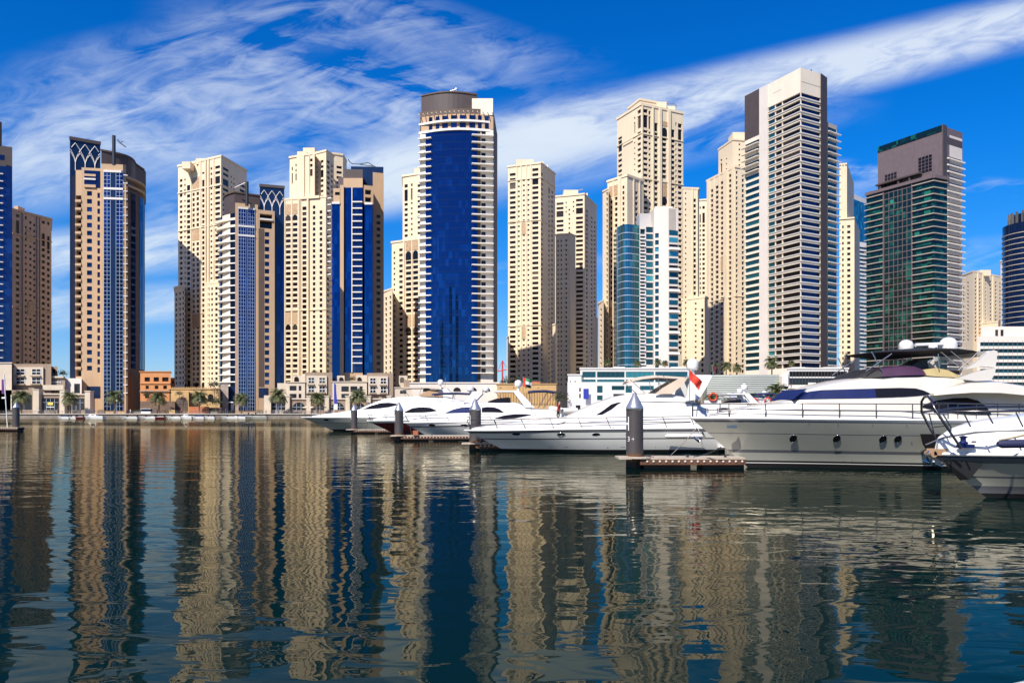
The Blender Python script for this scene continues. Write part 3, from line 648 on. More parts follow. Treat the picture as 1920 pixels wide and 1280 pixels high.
# fourth and fifth beige towers
T = Tower('apartment_tower', 'slender beige tower just right of the big blue tower, one side in brown shade', 1000, 500, group=JB)
r = rows(356, 9.42, 725, .55); sm = rows(345, 9.42, 725, .36); hd = rows(321.5, 9.5, 331.5, .55)
f = T.vol([(952.5, 313), (1014, 306), (1041, 327)], {0: [(956, 966.7, hd + [(337, 349)] + r), (971, 974.5, rows(336, 9.42, 725, .36)), (980.3, 984, rows(335, 9.42, 725, .36)), (989, 992.5, rows(335, 9.42, 725, .36)), (998, 1009.5, rows(317, 9.5, 327, .55) + [(332, 345)] + rows(351, 9.42, 725, .55))], 1: [(1014.6, 1018, rows(325, 9.42, 725, .5)), (1028.5, 1031, [(340, 352)] + rows(358, 9.42, 725, .5)), (1034, 1037, rows(345, 9.42, 725, .5))]}, cornice=1.1, iref=1, ribs=[(0, 968.5, 970, .45), (0, 976.5, 978.3, .45), (0, 986.2, 988, .45), (0, 994.5, 996, .45)])
T.panel(f[0], 977, 987.5, 415, 437, 'screen'); T.panel(f[0], 977, 987.5, 612, 634, 'screen'); T.band(f, 412, .4); T.band(f, 609, .5); T.band(f, 333, .4)
T.roofbox(968, 1001, 299, 312, 5, 14); T.roofbox(1015, 1019, 303, 312, 8, 3); T.roofbox(1025, 1028, 309, 318, 22, 3)
T.Y = 492
T.vol([(1036, 609), (1041.5, 608), (1045.5, 612)], {}, cornice=.8, iref=1); T.vol([(950, 633), (954, 632)], {}, depth=10, cornice=.8, iref=1); T.finish()
T = Tower('apartment_tower', 'lower beige tower mostly in shade, right of the slender beige tower', 1080, 570, group=JB)
r = rows(411, 8.6, 725, .55)
f = T.vol([(1041, 369), (1096, 364), (1119, 387)], {0: [(1043.5, 1056.5, rows(378, 8.6, 388) + [(392, 403)] + r), (1066, 1069, rows(391, 8.6, 725, .36)), (1060.5, 1062.5, rows(377, 8.6, 400, .36)), (1074, 1076.5, rows(377, 8.6, 400, .36)), (1080, 1093, rows(374.5, 8.6, 384) + [(389, 400)] + rows(408, 8.6, 725, .55))], 1: [(1099, 1102, rows(392, 8.6, 725, .5)), (1108, 1111, rows(396, 8.6, 725, .4)), (1114, 1116.5, rows(400, 8.6, 725, .5))]}, cornice=1.1, iref=1)
T.roofbox(1057, 1084, 356, 368, 5, 14); T.roofbox(1099, 1102, 362, 372, 10, 3)
T.Y = 545
f = T.vol([(1042, 441), (1069, 438.5), (1079, 443)], {0: [(1045, 1047.5, rows(450, 9, 725, .4)), (1051, 1053.5, rows(450, 9, 725, .4)), (1060, 1063, rows(450, 9, 725, .4))]}, cornice=.9, iref=1); T.vol([(1113, 593), (1121, 596)], {}, depth=16, iref=0)
b = MB(); Yc = 578; b.tube([(PX(1075, Yc), Yc, PZ(359, Yc)), (PX(1093, Yc), Yc, PZ(355, Yc))], .35, 5); T.part('roof_crane', 'steel', b); T.finish()

# the tall beige tower on the right
T = Tower('apartment_tower', 'tallest beige tower with arched crown, rising behind the teal and white block', 1230, 480, group=JB)
dy = 10.27
f = T.vol([(1157, 224), (1202, 196), (1281, 213)], {0: [(1158.8, 1166, [(234, 239), (241, 263)] + rows(270, dy, 329)), (1188.5, 1191, [(212, 217), (222, 243)] + rows(251, dy, 322, .3)), (1195, 1201.5, [(204, 211), (215, 239)] + rows(248, dy, 322))], 1: [(1206, 1214.5, [(203, 210), (214, 238)] + rows(245, dy, 660)), (1216.3, 1220, [(205, 212), (215, 239)] + rows(246, dy, 660, .42)), (1227, 1233.2, [(225, 241)] + rows(246.5, dy, 660, .62)), (1241, 1249.5, rows(252.5, dy, 332, .66) + rows(376, dy, 660, .6)), (1258.5, 1265, [(231, 246)] + rows(253, dy, 660, .62)), (1271.3, 1278.5, [(217, 225), (228, 252)] + rows(258, dy, 660)), (1266.4, 1269, [(216, 223)] + rows(258, dy, 660, .4))]}, cornice=1.4, iref=1, ribs=[(1, 1222.5, 1225, .7), (1, 1235, 1239.5, .9), (1, 1251.5, 1256.5, .9), (1, 1203, 1205, .5)])
T.panel(f[1], 1240, 1250.5, 338, 362, 'screen'); T.arch(f[1], 1240.5, 1250, 231, 247); T.arch(f[1], 1241, 1250, 362.5, 374); T.panel(f[1], 1240, 1251, 219, 228, 'screen'); T.band(f, 250, .5); T.band(f, 334, .6); T.panel(f[0], 1169, 1187, 252, 256, 'beige', 'string_course', .5)
T.Y = 492; T.vol([(1178, 204), (1200, 187), (1248, 196)], {}, base=222, cornice=1.2, iref=1); T.roofbox(1232, 1250, 191, 205, -3, 8); T.roofbox(1250, 1266, 199, 210, 0, 8)
b = MB(); Yc = 500; b.tube([(PX(1250, Yc), Yc, PZ(195, Yc)), (PX(1265, Yc), Yc, PZ(196, Yc)), (PX(1269, Yc), Yc, PZ(200, Yc))], .35, 5); T.part('roof_crane', 'steel', b)
T.Y = 462
f = T.vol([(1139, 341), (1176, 329), (1207, 340)], {0: [(1144, 1148.3, rows(370, dy, 560, .6) + rows(600, dy, 700, .6)), (1152.5, 1157.7, rows(366, dy, 560, .6) + rows(600, dy, 700, .6)), (1166.8, 1170.6, rows(349, dy, 700, .6))], 1: [(1191.3, 1196, rows(356, dy, 700, .6))]}, cornice=1.3, iref=1, ribs=[(0, 1160, 1165, .8), (1, 1187, 1189, .4), (1, 1198, 1200, .4), (0, 1149.5, 1151.3, .4)])
T.panel(f[0], 1142.5, 1158, 340, 360, 'screen'); T.panel(f[0], 1142.5, 1158, 572, 590, 'screen')
T.Y = 466
T.vol([(1130, 360), (1141, 354)], {0: [(1136.5, 1139.5, rows(362, dy, 700, .6))]}, depth=18, cornice=1.0, iref=1)
T.Y = 458
T.vol([(1122, 569), (1132, 563)], {0: [(1125, 1128, rows(578, dy, 700, .5))]}, depth=18, cornice=1.0, iref=1)
T.Y = 470
f = T.vol([(1281, 353), (1309, 354), (1311, 357)], {0: [(1284.6, 1287, rows(362, dy, 700, .35)), (1300.5, 1305, rows(375, dy, 700, .6))]}, cornice=1.1, iref=0, ribs=[(0, 1298, 1299.5, .4), (0, 1306.5, 1308, .4)])
T.Y = 462
f = T.vol([(1279, 562), (1321, 557), (1327, 560)], {0: [(1302.5, 1306, rows(567, dy, 700, .35)), (1314.5, 1319, rows(581, dy, 700, .6)), (1283, 1285.5, rows(567, dy, 700, .35))]}, cornice=1.2, iref=1); T.MOST = 100; T.finish()
T = Tower('apartment_tower', 'thin sliver of a far beige tower seen between two beige towers', 1317, 640, group=JB)
T.vol([(1308, 376), (1332, 374)], {0: [(1312, 1314, rows(388, 9, 389, .5) + [(400, 416)] + rows(422, 9, 700, .5)), (1317, 1321.5, rows(388, 9, 389, .6) + [(398, 417)] + rows(422, 9, 700, .5)), (1325, 1328, rows(400, 9, 700, .5))]}, depth=20, cornice=1.2, iref=1); T.MOST = 60; T.finish()

# teal and white block
T = Tower('apartment_block', 'teal glass and white apartment block with a glazed round corner', 1215, 384)
A, B_ = Vector((PX(1157, 392), 392)), Vector((PX(1199, 388), 388)); arc = arc_pts(A, B_, 5.2, 12)
b = MB(); b.prism([(p.x, p.y) for p in arc] + [(B_.x, B_.y + 14), (A.x, A.y + 14)], GZ, PZ(423, 388), 0, True); T.part('round_glass', 'glass_teal', b)
for i in range(21):
    q = arc_pts(A, B_, 5.45, 12); b = MB(); zz = T.z(436 + 13.05 * i); b.loft([[(p.x, p.y - .1, zz) for p in q], [(p.x, p.y - .1, zz + .35) for p in q]], closed=False, caps=False); T.part('floor_band', 'mullion', b)
b = MB()
for i in range(1, 12): b.obox(q[i] + Vector((0, -.02)), .12, .12, GZ, T.z(424), 0)
T.part('mullion_grid', 'mullion_dark', b)
r = rows(434, 13.05, 690, .74)
f = T.vol([(1199, 424), (1226, 425)], {0: [(1200.5, 1209.8, r, 'win_teal', .9), (1211.3, 1225, rows(430, 13.05, 690, .8), 'win_teal', .25)]}, mat='white_concrete', depth=20, iref=0)
T.balconies(f[0], 1196.5, 1209.8, [y for y, _ in rows(452.5, 13.05, 690)], .8, 'slab_white', .3)
T.Y = 381
f = T.vol([(1226, 391), (1253, 389.5), (1272, 391)], {0: [(1228.3, 1235.2, rows(440.5, 13.05, 690, .68), 'win_teal')]}, mat='white_concrete', depth=22, iref=1, base=None)
T.panel(f[1], 1254, 1266.5, 391, 431, 'slab_grey', 'grey_panel', .15)
for i, y in enumerate([y for y, _ in rows(440, 13.05, 700)]):
    k = i % 3
    T.panel(f[1], 1254.5, 1271, y - 5, y + 4, 'win_dark' if k == 2 else 'win_teal', 'strip_window', .08)
    if k == 2: T.balconies(f[1], 1248, 1271.7, [y + 6], 1.9, 'slab_white', .9)
T.Y = 392; T.roofbox(1199, 1225, 400, 426, 0, 10, 'grey_panel'); T.roofbox(1228, 1262, 387, 392, 2, 10, 'white_concrete'); T.finish()

# beige tower partly shaded, left of the striped one
T = Tower('apartment_tower', 'beige tower with cornice and half-shaded flank, left of the striped tower', 1370, 570, group=JB)
dy = 9.7; hi = rows(345, dy, 720, .6)
f = T.vol([(1325, 340), (1378, 313), (1412, 317)], {0: [(1332.5, 1337, rows(337, dy, 720, .6)), (1341.5, 1347, rows(335, dy, 720, .6)), (1351, 1357, rows(331, dy, 720, .6)), (1366.3, 1371, rows(325, dy, 720, .6))], 1: [(1380, 1383.3, rows(323, dy, 720, .6)), (1391, 1395, rows(327, dy, 720, .6)), (1399, 1403, rows(327, dy, 720, .6))]}, cornice=1.6, iref=1, mat='beige_warm', ribs=[(0, 1327, 1331, .6), (0, 1358.5, 1365, 1.2), (0, 1348.2, 1350, .4), (0, 1338.5, 1340.3, .4), (0, 1372.5, 1377, .5)])
T.panel(f[0], 1352, 1357, 475, 500, 'screen'); T.panel(f[0], 1352, 1357, 588, 612, 'screen'); T.band(f, 555, .5, mat='beige_warm')
T.Y = 582
T.vol([(1347, 281), (1374, 262), (1412, 265)], {0: [(1350.5, 1354, [(284, 288), (292, 313)]), (1360.5, 1363, rows(290, dy, 312, .3))], 1: [(1385, 1388, rows(270, dy, 312, .36))]}, base=320, cornice=1.3, iref=1, mat='beige_warm')
T.Y = 586; T.roofbox(1374, 1412, 248, 268, 0, 12, 'beige_warm'); T.finish()

# striped tower
T = Tower('striped_tower', 'pale concrete tower with dark horizontal balcony stripes and a blank crown', 1490, 370)
dy = 13.32; y0 = 177.5
band_ = rows(y0, dy, 690, .66)
P, zt = T.pts([(1396.5, 181), (1501, 127), (1539.5, 139)], 1)
f = T.vol([(1396.5, 181), (1501, 127), (1539.5, 139)], {0: [(1397, 1424, [(a + 8, c + 8) for a, c in rows(y0 + dy * 3, dy, 690, .62)] if False else rows(y0 + dy * 4, dy, 690, .64), 'win_teal', .5), (1440, 1453, band_, 'win_teal', .5), (1453.2, 1466, band_, 'win_dark', .8), (1466.2, 1500.2, band_, 'win_dark', .9)], 1: [(1502.5, 1538.5, rows(y0, dy, 690, .64), 'win_blue', .5)]}, mat='cream', iref=1)
b = MB(); T.rib(b, f[0][0], f[0][1], 1396.6, 1424, T.z(222 - 4), T.z(126.6), .12); T.part('dark_panel', 'mauve', b)
b = MB(); T.rib(b, f[0][0], f[0][1], 1424.5, 1440, GZ, zt, .35); T.part('pilaster', 'white_concrete', b)
for i, y in enumerate([y for y, _ in rows(y0 + dy * .66, dy, 692)]):
    T.balconies(f[0], 1441, 1500.8, [y], .4, 'slab_white', .0, ext=(0, .7))
    T.balconies(f[1], 1502, 1539.2, [y], .35, 'slab_white', .12)
ysl = [y for y, _ in rows(y0 + dy * 4.55, dy, 692)]
T.balconies(f[0], 1397, 1424, ysl[:5], 1.4, 'cream', .1, ext=(1.8, 0))
T.panel(f[0], 1450, 1465, 140, 150, 'cream', 'vent_panel', .1); T.panel(f[1], 1503, 1538, 152, 153, 'slab_grey', 'groove', .05)
b = MB(); P2 = Vector((PX(1539.5, 376), 376)); P3 = Vector((PX(1551, 381), 381)); b.prism([(P2.x, P2.y), (P3.x, P3.y), (P3.x, P3.y + 12), (P2.x, P2.y + 12)], GZ, PZ(141, 378)); T.part('dark_fin', 'mauve', b)
for i in range(40): b = MB()
T.Y = 384
f = T.vol([(1551, 229), (1569, 236)], {0: [(1552, 1568.4, rows(242, 12.9, 690, .78), 'win_teal', .2)]}, mat='slab_grey', depth=18, iref=0)
T.balconies(f[0], 1551.3, 1568.5, [y for y, _ in rows(250, 12.9, 690)], 1.0, 'slab_white', .1, ext=(0, 2.6))
T.Y = 370
b = MB(); b.lathe([(.01, 1), (.3, .9), (.3, 0)], (PX(1524, 378), 380, PZ(131, 378)), 8); T.part('roof_lamp', 'dark_steel', b)
T.finish()

# slivers between the striped and the green tower
T = Tower('apartment_tower', 'narrow beige tower with vertical ribs, right behind the striped tower', 1592, 500, group=JB)
f = T.vol([(1574, 309), (1588, 308), (1601, 345)], {}, cornice=1.0, iref=1, base=415, ribs=[(0, 1577, 1579, .6), (0, 1582, 1584, .6)])
T.Y = 494
f = T.vol([(1574, 411), (1602, 409), (1612, 436)], {0: [(1588.5, 1594.5, rows(424, 10.3, 715, .5)), (1579, 1582, rows(424, 10.3, 715, .5))]}, cornice=1.0, iref=1); T.finish()
T = Tower('glass_tower', 'far blue glass tower with a white top, seen between the striped and the green tower', 1612, 640)
f = T.vol([(1596, 362), (1634, 378)], mat='white_paint', depth=24, iref=0, base=372, name='crown'); f = T.vol([(1596, 371.5), (1634, 386)], mat='glass_teal', depth=24, iref=0, base=452, name='glass_wall')
f = T.vol([(1596, 451), (1634, 457)], {0: [(1600, 1632, rows(462, 7.5, 700, .55), 'win_teal')]}, mat='white_paint', depth=24, iref=0); T.finish()

# green tower
T = Tower('green_tower', 'green glass tower with a blank mauve upper wall, furthest right of the tall towers', 1720, 405)
dy = 12.22
f = T.vol([(1624.5, 366), (1750, 332), (1776, 337)], mat='glass_green', iref=1, name='glass_wall')
sl = [y for y, _ in rows(343, dy, 700)]
T.balconies(f[0], 1625, 1657, sl, .9, 'slab_grey', .12, ext=(1.0, 0)); T.balconies(f[0], 1658.5, 1710, sl, .22, 'mauve_pale', .1); T.balconies(f[0], 1711.5, 1749.8, sl, .9, 'slab_grey', .12, ext=(0, .8)); T.balconies(f[1], 1750.3, 1775, sl, .9, 'slab_grey', .12)
b = MB()
for px in (1657.5, 1710.7): T.rib(b, f[0][0], f[0][1], px - .8, px + .8, GZ, T.z(333), .7)
for px in (1667, 1676, 1684, 1692.5, 1701): T.rib(b, f[0][0], f[0][1], px - .3, px + .3, GZ, T.z(333), .35)
T.part('pilaster', 'mauve_pale', b); T.band(f, 331, 1.6, 1.2, 'mauve_pale', 'cornice')
rnd = random.Random(5); b2 = MB()
for y in sl:
    for k in range(9):
        if rnd.random() < .33:
            pa = (1629, 1640, 1648, 1660, 1669, 1680, 1703, 1715, 1733)[k]; pb = pa + (7, 7, 7, 6, 6, 8, 7, 9, 12)[k]
            T.rib(b2, f[0][0], f[0][1], pa, pb, T.z(y + 10.2), T.z(y + 2.6), .12)
T.part('green_pane', 'win_green', b2)['kind'] = 'stuff'
T.Y = 408
f = T.vol([(1646, 276), (1766.5, 234.5), (1774, 238)], base=345, mat='mauve_pale', iref=1, name='crown_wall', depth=16)
T.panel(f[0], 1646.5, 1766, 234.6, 246, 'glass_green', 'glass_parapet', .3); b = MB(); T.rib(b, f[1][0], f[1][1], 1766.4, 1774, T.z(331), T.z(233), .5); T.part('corner_fin', 'mauve', b)
for pa, pb, ya, yb in ((1659, 1682, 296, 322), (1722, 1748, 283, 314)): T.panel(f[0], pa, pb, ya, yb, 'win_dark', 'crown_window', .12); grid(T, f[0], pa, pb, ya, yb, 4, 6.5, 'mauve_pale', r=.1, pr=.15)
b = MB(); a, c = f[0]; T.rib(b, a, c, 1648, 1730, T.z(316), T.z(313), 3.0); T.part('pergola', 'mauve', b)
for px in (1654, 1688, 1709): b = MB(); T.rib(b, a, c, px, px + 3, T.z(327), T.z(316), 2.4); T.part('pergola_post', 'mauve', b)
T.Y = 410
f = T.vol([(1771, 250), (1804, 261)], {0: [(1775, 1803, [(290.5, 297)] + rows(306, dy, 700, .62), 'win_dark', 1.2)]}, mat='white_concrete', depth=22, iref=0)
T.panel(f[0], 1773, 1804, 255, 268, 'mauve', 'crown_window', .1)
T.balconies(f[0], 1775, 1803.8, [y for y, _ in rows(300, dy, 700)], 1.0, 'slab_white', .3, ext=(0, 1.5)); T.finish()

# far right
T = Tower('apartment_tower', 'low group of far beige apartment towers right of the green tower', 1845, 760, group=JB)
f = T.vol([(1802, 517), (1824, 509), (1882, 520)], {0: [(1805, 1808, rows(527, 7.2, 640, .5)), (1813, 1816, rows(527, 7.2, 640, .5))], 1: [(1828, 1831, rows(522, 7.2, 640, .5)), (1836, 1839, rows(522, 7.2, 640, .5)), (1847, 1849, rows(522, 7.2, 640, .5)), (1856, 1859, rows(522, 7.2, 640, .5)), (1866, 1869, rows(522, 7.2, 640, .5)), (1874, 1877, rows(522, 7.2, 640, .5))]}, cornice=1.4, iref=1, mat='beige_warm', ribs=[(1, 1832.5, 1834, .6), (1, 1842, 1844, .6), (1, 1861, 1863, .6)])
T.roofbox(1838, 1858, 506, 517, 10, 12, 'beige_warm'); T.Y = 740; T.vol([(1836, 607), (1900, 600)], {0: [(1842, 1846, [(610, 616)]), (1860, 1864, [(610, 616)])]}, depth=20, cornice=1.2, iref=1, mat='beige_warm'); T.MOST = 60; T.finish()
T = Tower('apartment_tower', 'narrow beige tower peeking out left of the dark round tower at the right edge', 1885, 700, group=JB)
T.vol([(1876, 490), (1900, 484)], {0: [(1879, 1881.5, rows(498, 8, 640, .5)), (1885, 1888, rows(498, 8, 640, .5))]}, depth=20, cornice=1.2, iref=1, mat='beige_warm'); T.MOST = 40; T.finish()
T = Tower('glass_tower', 'dark navy round tower with pale floor lines, cut off by the right frame edge', 1935, 420)
cx, cy, rr = PX(1940, 433), 433, 15
circ = [(cx + rr * math.cos(6.28319 * i / 40), cy + rr * math.sin(6.28319 * i / 40)) for i in range(40)]
b = MB(); b.prism(circ, GZ, T.z(412), 0, True); T.part('glass_wall', 'glass_navy', b)
for i in range(28): b = MB(); zz = T.z(432 + i * 10.0); b.lathe([(rr, 0), (rr + .35, 0), (rr + .35, .35), (rr, .35)], (cx, cy, zz), 40, smooth=False); T.part('floor_band', 'slab_grey', b)
b = MB(); b.lathe([(.01, 0), (rr * .74, 0), (rr * .74, T.z(392) - T.z(412)), (.01, T.z(392) - T.z(412))], (cx, cy, T.z(412)), 30, smooth=False); T.part('roof_drum', 'glass_navy', b)
for i in range(24):
    a = 6.28319 * i / 24; b = MB(); b.obox((cx + rr * .8 * math.cos(a), cy + rr * .8 * math.sin(a)), 1.4, .5, T.z(412), T.z(388), a); T.part('crown_fin', 'mullion_dark', b)
T.finish()
# ------------------------------------------------------------------ low buildings along the quay
mat('house_taupe_shade', (.27, .20, .145), .8, var=.08, vs=.3, streaks=.2)  # taupe darkened in colour to stand for shade on the left house row
mat('house_cream_shade', (.52, .445, .35), .8, var=.06, vs=.3, streaks=.15)  # cream muted in colour for the same shade on the left row
mat('house_orange', (.50, .215, .08), .8, var=.08, vs=.3, streaks=.2)
mat('gold_stone', (.46, .30, .13), .8, var=.12, vs=.4, streaks=.2)
mat('brown_stone', (.13, .085, .06), .85, var=.25, vs=.6)
mat('stone_grey', (.33, .27, .23), .85, var=.25, vs=.9)
mat('terracotta', (.36, .12, .05), .8, var=.2, vs=.5)
mat('shop_glass', (.018, .022, .032), .1, isl=.4, light=(.05, .05, .05))
mat('door_white', (.68, .68, .68), .5)
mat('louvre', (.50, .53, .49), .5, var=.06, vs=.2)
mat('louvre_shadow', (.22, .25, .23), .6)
mat('blue_cloth', (.015, .03, .30), .75)
mat('sign_yellow', (.75, .55, .12), .5)

class House(Tower):
    def __init__(s, name, label, px, Y, group=None, cat='building'):
        super().__init__(name, label, px, Y, cat, group)
    def blk(s, px0, px1, ytop, wins=(), mat='house_cream_shade', Y=None, depth=12, base=None, dep=.3, name='wall', cap=0, capmat=None):
        s.Y = Y or s.Y; P = [Vector((PX(px0, s.Y), s.Y)), Vector((PX(px1, s.Y), s.Y))]
        zt = s.z(ytop); zb = GZ if base is None else s.z(base)
        f = s.vol(None, {0: list(wins)}, pts=P, back=[P[1] * (1 + depth / s.Y), P[0] * (1 + depth / s.Y)], ztop=zt, zbase=zb, mat=mat, dep=dep, name=name)
        if cap: b = MB(); k_ = 1 + depth / s.Y; b.prism([(P[0].x - .35, s.Y - .35), (P[1].x + .35, s.Y - .35), (P[1].x * k_ + .35, s.Y + depth), (P[0].x * k_ - .35, s.Y + depth)], zt, zt + cap); s.part('roof_ledge', capmat or mat, b)
        return f[0]
    def awning(s, face, pa, pb, y, mat='house_cream_shade', d=.9, h=.3): 
        b = MB(); s.rib(b, face[0], face[1], pa, pb, s.z(y) - h / 2, s.z(y) + h / 2, d); return s.part('ledge', mat, b)
    def frame(s, face, pa, pb, y0, y1, n=2):
        """white french window bars on a glass opening"""
        b = MB(); t = (face[1] - face[0]).normalized()
        for i in range(n + 1):
            px = pa + (pb - pa) * i / n; s.rib(b, face[0], face[1], px - .35, px + .35, s.z(y1), s.z(y0), .12)
        s.rib(b, face[0], face[1], pa, pb, s.z((y0 + y1) / 2) - .1, s.z((y0 + y1) / 2) + .1, .1); s.part('window_frame', 'door_white', b)
LG = 'low houses along the promenade'
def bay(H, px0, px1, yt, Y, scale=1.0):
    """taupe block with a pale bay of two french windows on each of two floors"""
    w_ = px1 - px0; H.blk(px0, px1, yt, [], 'house_taupe_shade', Y, 10)
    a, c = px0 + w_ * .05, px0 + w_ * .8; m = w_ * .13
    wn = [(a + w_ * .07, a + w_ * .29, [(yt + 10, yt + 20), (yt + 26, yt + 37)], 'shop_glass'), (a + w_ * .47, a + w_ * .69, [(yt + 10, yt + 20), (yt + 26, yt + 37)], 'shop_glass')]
    f = H.blk(a, c, yt + 6, wn, 'house_cream_shade', Y - .8, 2, base=yt + 40)
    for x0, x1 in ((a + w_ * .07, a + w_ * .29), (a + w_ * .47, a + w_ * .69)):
        H.frame(f, x0, x1, yt + 10, yt + 20); H.frame(f, x0, x1, yt + 26, yt + 37); H.awning(f, x0 - 1, x1 + 1, yt + 23, 'house_taupe_shade', 1.0, .35); H.awning(f, x0 - 1, x1 + 1, yt + 38.5, 'house_taupe_shade', .8, .4)
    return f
def shopfront(H, px0, px1, y0, Y, arched=True, mat='house_taupe_shade', n=2):
    f = H.blk(px0, px1, y0, [], mat, Y, 6); H.awning(f, px0, px1, y0 + .5, 'house_cream_shade', .5, .5)
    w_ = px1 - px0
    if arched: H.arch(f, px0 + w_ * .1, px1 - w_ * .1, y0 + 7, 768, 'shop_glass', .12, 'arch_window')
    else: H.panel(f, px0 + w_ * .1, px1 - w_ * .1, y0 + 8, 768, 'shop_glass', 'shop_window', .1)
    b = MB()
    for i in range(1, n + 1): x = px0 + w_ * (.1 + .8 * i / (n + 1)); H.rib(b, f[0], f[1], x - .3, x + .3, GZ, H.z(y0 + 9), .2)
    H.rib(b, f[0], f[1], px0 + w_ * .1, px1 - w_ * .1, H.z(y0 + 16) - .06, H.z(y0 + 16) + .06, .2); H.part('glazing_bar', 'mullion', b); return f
def pillar(H, px0, px1, y0, Y, mat='house_cream_shade'):
    b = MB(); b.box(PX(px0, Y), Y - .8, GZ, PX(px1, Y), Y + 2, PZ(y0, Y)); b.box(PX(px0, Y) - .2, Y - 1, PZ(y0, Y), PX(px1, Y) + .2, Y + 2.2, PZ(y0, Y) + .35); H.part('pillar', mat, b)

H = House('town_house', 'townhouse row toned taupe for shade, with french windows and a dark shopfront at the far left quay', 70, 316, LG)
H.blk(-30, 22, 681, [], 'house_cream_shade', 314, 12, cap=.4); bay(H, 21, 96, 682, 318)
H.blk(83, 122, 706, [(87, 93, [(712, 719), (727, 733)], 'shop_glass'), (98, 114, [(712, 719), (726, 734)], 'shop_glass')], 'house_taupe_shade', 320, 10)
f = H.blk(80, 119, 721.5, [], 'house_cream_shade', 317, 2, base=731); H.awning((Vector((PX(84, 320), 320)), Vector((PX(122, 320), 320))), 84, 121, 706, 'house_cream_shade', .8, .7)
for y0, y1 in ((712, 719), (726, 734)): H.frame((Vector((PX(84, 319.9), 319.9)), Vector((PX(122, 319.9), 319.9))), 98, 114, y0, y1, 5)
H.blk(96, 108, 687, [(98, 104, [(692, 700)], 'win_dark')], 'house_taupe_shade', 326, 8)
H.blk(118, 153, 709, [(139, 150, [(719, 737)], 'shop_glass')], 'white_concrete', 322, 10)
f = shopfront(H, 76, 114, 738, 314, False, 'house_taupe_shade', 3)
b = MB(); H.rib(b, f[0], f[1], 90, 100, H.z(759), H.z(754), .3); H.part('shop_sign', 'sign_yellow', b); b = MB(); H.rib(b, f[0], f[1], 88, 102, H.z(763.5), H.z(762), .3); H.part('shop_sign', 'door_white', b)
shopfront(H, 124, 162, 738.5, 314, False, 'house_taupe_shade', 3)
f = H.blk(-30, 66, 731, [(20, 60, [(740, 768)], 'shop_glass')], 'house_taupe_shade', 314, 5)
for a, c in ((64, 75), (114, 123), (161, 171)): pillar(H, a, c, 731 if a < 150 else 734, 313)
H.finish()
H = House('orange_building', 'three-storey orange building with small dark windows left of the arcade wall', 293, 318)
f = H.blk(263, 320, 697, [(271, 281, [(707, 715)]), (288, 298, [(707, 715)]), (304, 316, [(707, 715)]), (273, 279, [(722.5, 729)]), (290, 297, [(722.5, 729)]), (306, 313, [(722.5, 729)]), (272, 279, [(738, 746)]), (288, 297, [(738, 746)])], 'house_orange', 318, 14, dep=.5, cap=.3)
H.awning(f, 263, 320, 718.5, 'house_orange', .4, .35); H.awning(f, 263, 320, 733, 'house_taupe_shade', .6, .4); H.blk(320, 328, 708, [(322, 326, [(713, 719)])], 'house_orange', 324, 10)
H.finish()
H = House('arcade_wall', 'ochre arcade wall with a dark arch and gate under the first beige tower', 355, 312, cat='wall')
f = H.blk(318, 412, 729.5, [], 'gold_stone', 318, 6, cap=.35)
b = MB(); 
for i in range(22): H.rib(b, f[0], f[1], 319 + i * 4.2, 320 + i * 4.2, H.z(729.2), H.z(726.5), -.4)
H.rib(b, f[0], f[1], 318.5, 411, H.z(726.5), H.z(725.8), -.4); H.part('balustrade', 'gold_stone', b)
f2 = H.blk(327, 354, 733, [], 'gold_stone', 314, 4); H.arch(f2, 329, 352, 744, 769, 'brown_stone', .2, 'gate_arch'); b = MB()
for i in range(8): H.rib(b, f2[0], f2[1], 330.5 + i * 2.8, 331 + i * 2.8, GZ, H.z(752), .35)
H.rib(b, f2[0], f2[1], 329.5, 351.5, H.z(757), H.z(756.4), .35); H.part('gate', 'mullion_dark', b)
for a, c in ((361, 371), (376, 385), (390, 400)): H.arch(f, a, c, 738, 752, 'win_dark', .15)
H.blk(263, 328, 752, [], 'brown_stone', 311, 4); H.blk(354, 392, 762, [], 'terracotta', 310, 3); H.blk(392, 416, 764, [], 'brown_stone', 311, 3); f = H.blk(308, 328, 768, [], 'gold_stone', 305, 1.5)
H.finish()
H = House('stone_portal', 'grey stone pier with white canopy at the foot of the right tan tower', 425, 330)
H.blk(410, 428, 720, [(414, 417, [(734, 768)], 'shop_glass')], 'stone_grey', 324, 8); f = H.blk(428, 441, 724, [], 'navy_panel', 327, 6); H.awning(f, 424, 441, 754, 'door_white', 2.5, .5); H.panel(f, 433, 439, 757, 769, 'door_white', 'door', .1); H.finish()

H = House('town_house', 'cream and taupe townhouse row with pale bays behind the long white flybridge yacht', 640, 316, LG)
H.blk(520, 568, 718, [], 'house_cream_shade', 319, 10); H.blk(540, 572, 717, [(543, 556, [(723, 732), (738, 746)], 'shop_glass'), (560, 565, [(723, 732), (738, 746)], 'shop_glass')], 'house_cream_shade', 317, 4, cap=.3)
H.blk(549, 578, 704, [], 'house_cream_shade', 322, 9); f = (Vector((PX(549, 321.9), 321.9)), Vector((PX(578, 321.9), 321.9))); H.arch(f, 552, 560, 706, 716)
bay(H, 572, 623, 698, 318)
H.blk(623, 692, 716, [(640, 654, [(724, 734), (738, 746)], 'shop_glass'), (657, 670, [(724, 734)], 'shop_glass'), (661, 665, [(738, 744)], 'shop_glass'), (674, 680, [(724, 733)], 'shop_glass'), (668, 682, [(738, 746)], 'shop_glass')], 'house_cream_shade', 318, 8, cap=.3)
H.blk(632, 646, 704, [], 'house_cream_shade', 323, 9); H.blk(668, 690, 703, [], 'house_cream_shade', 323, 9)
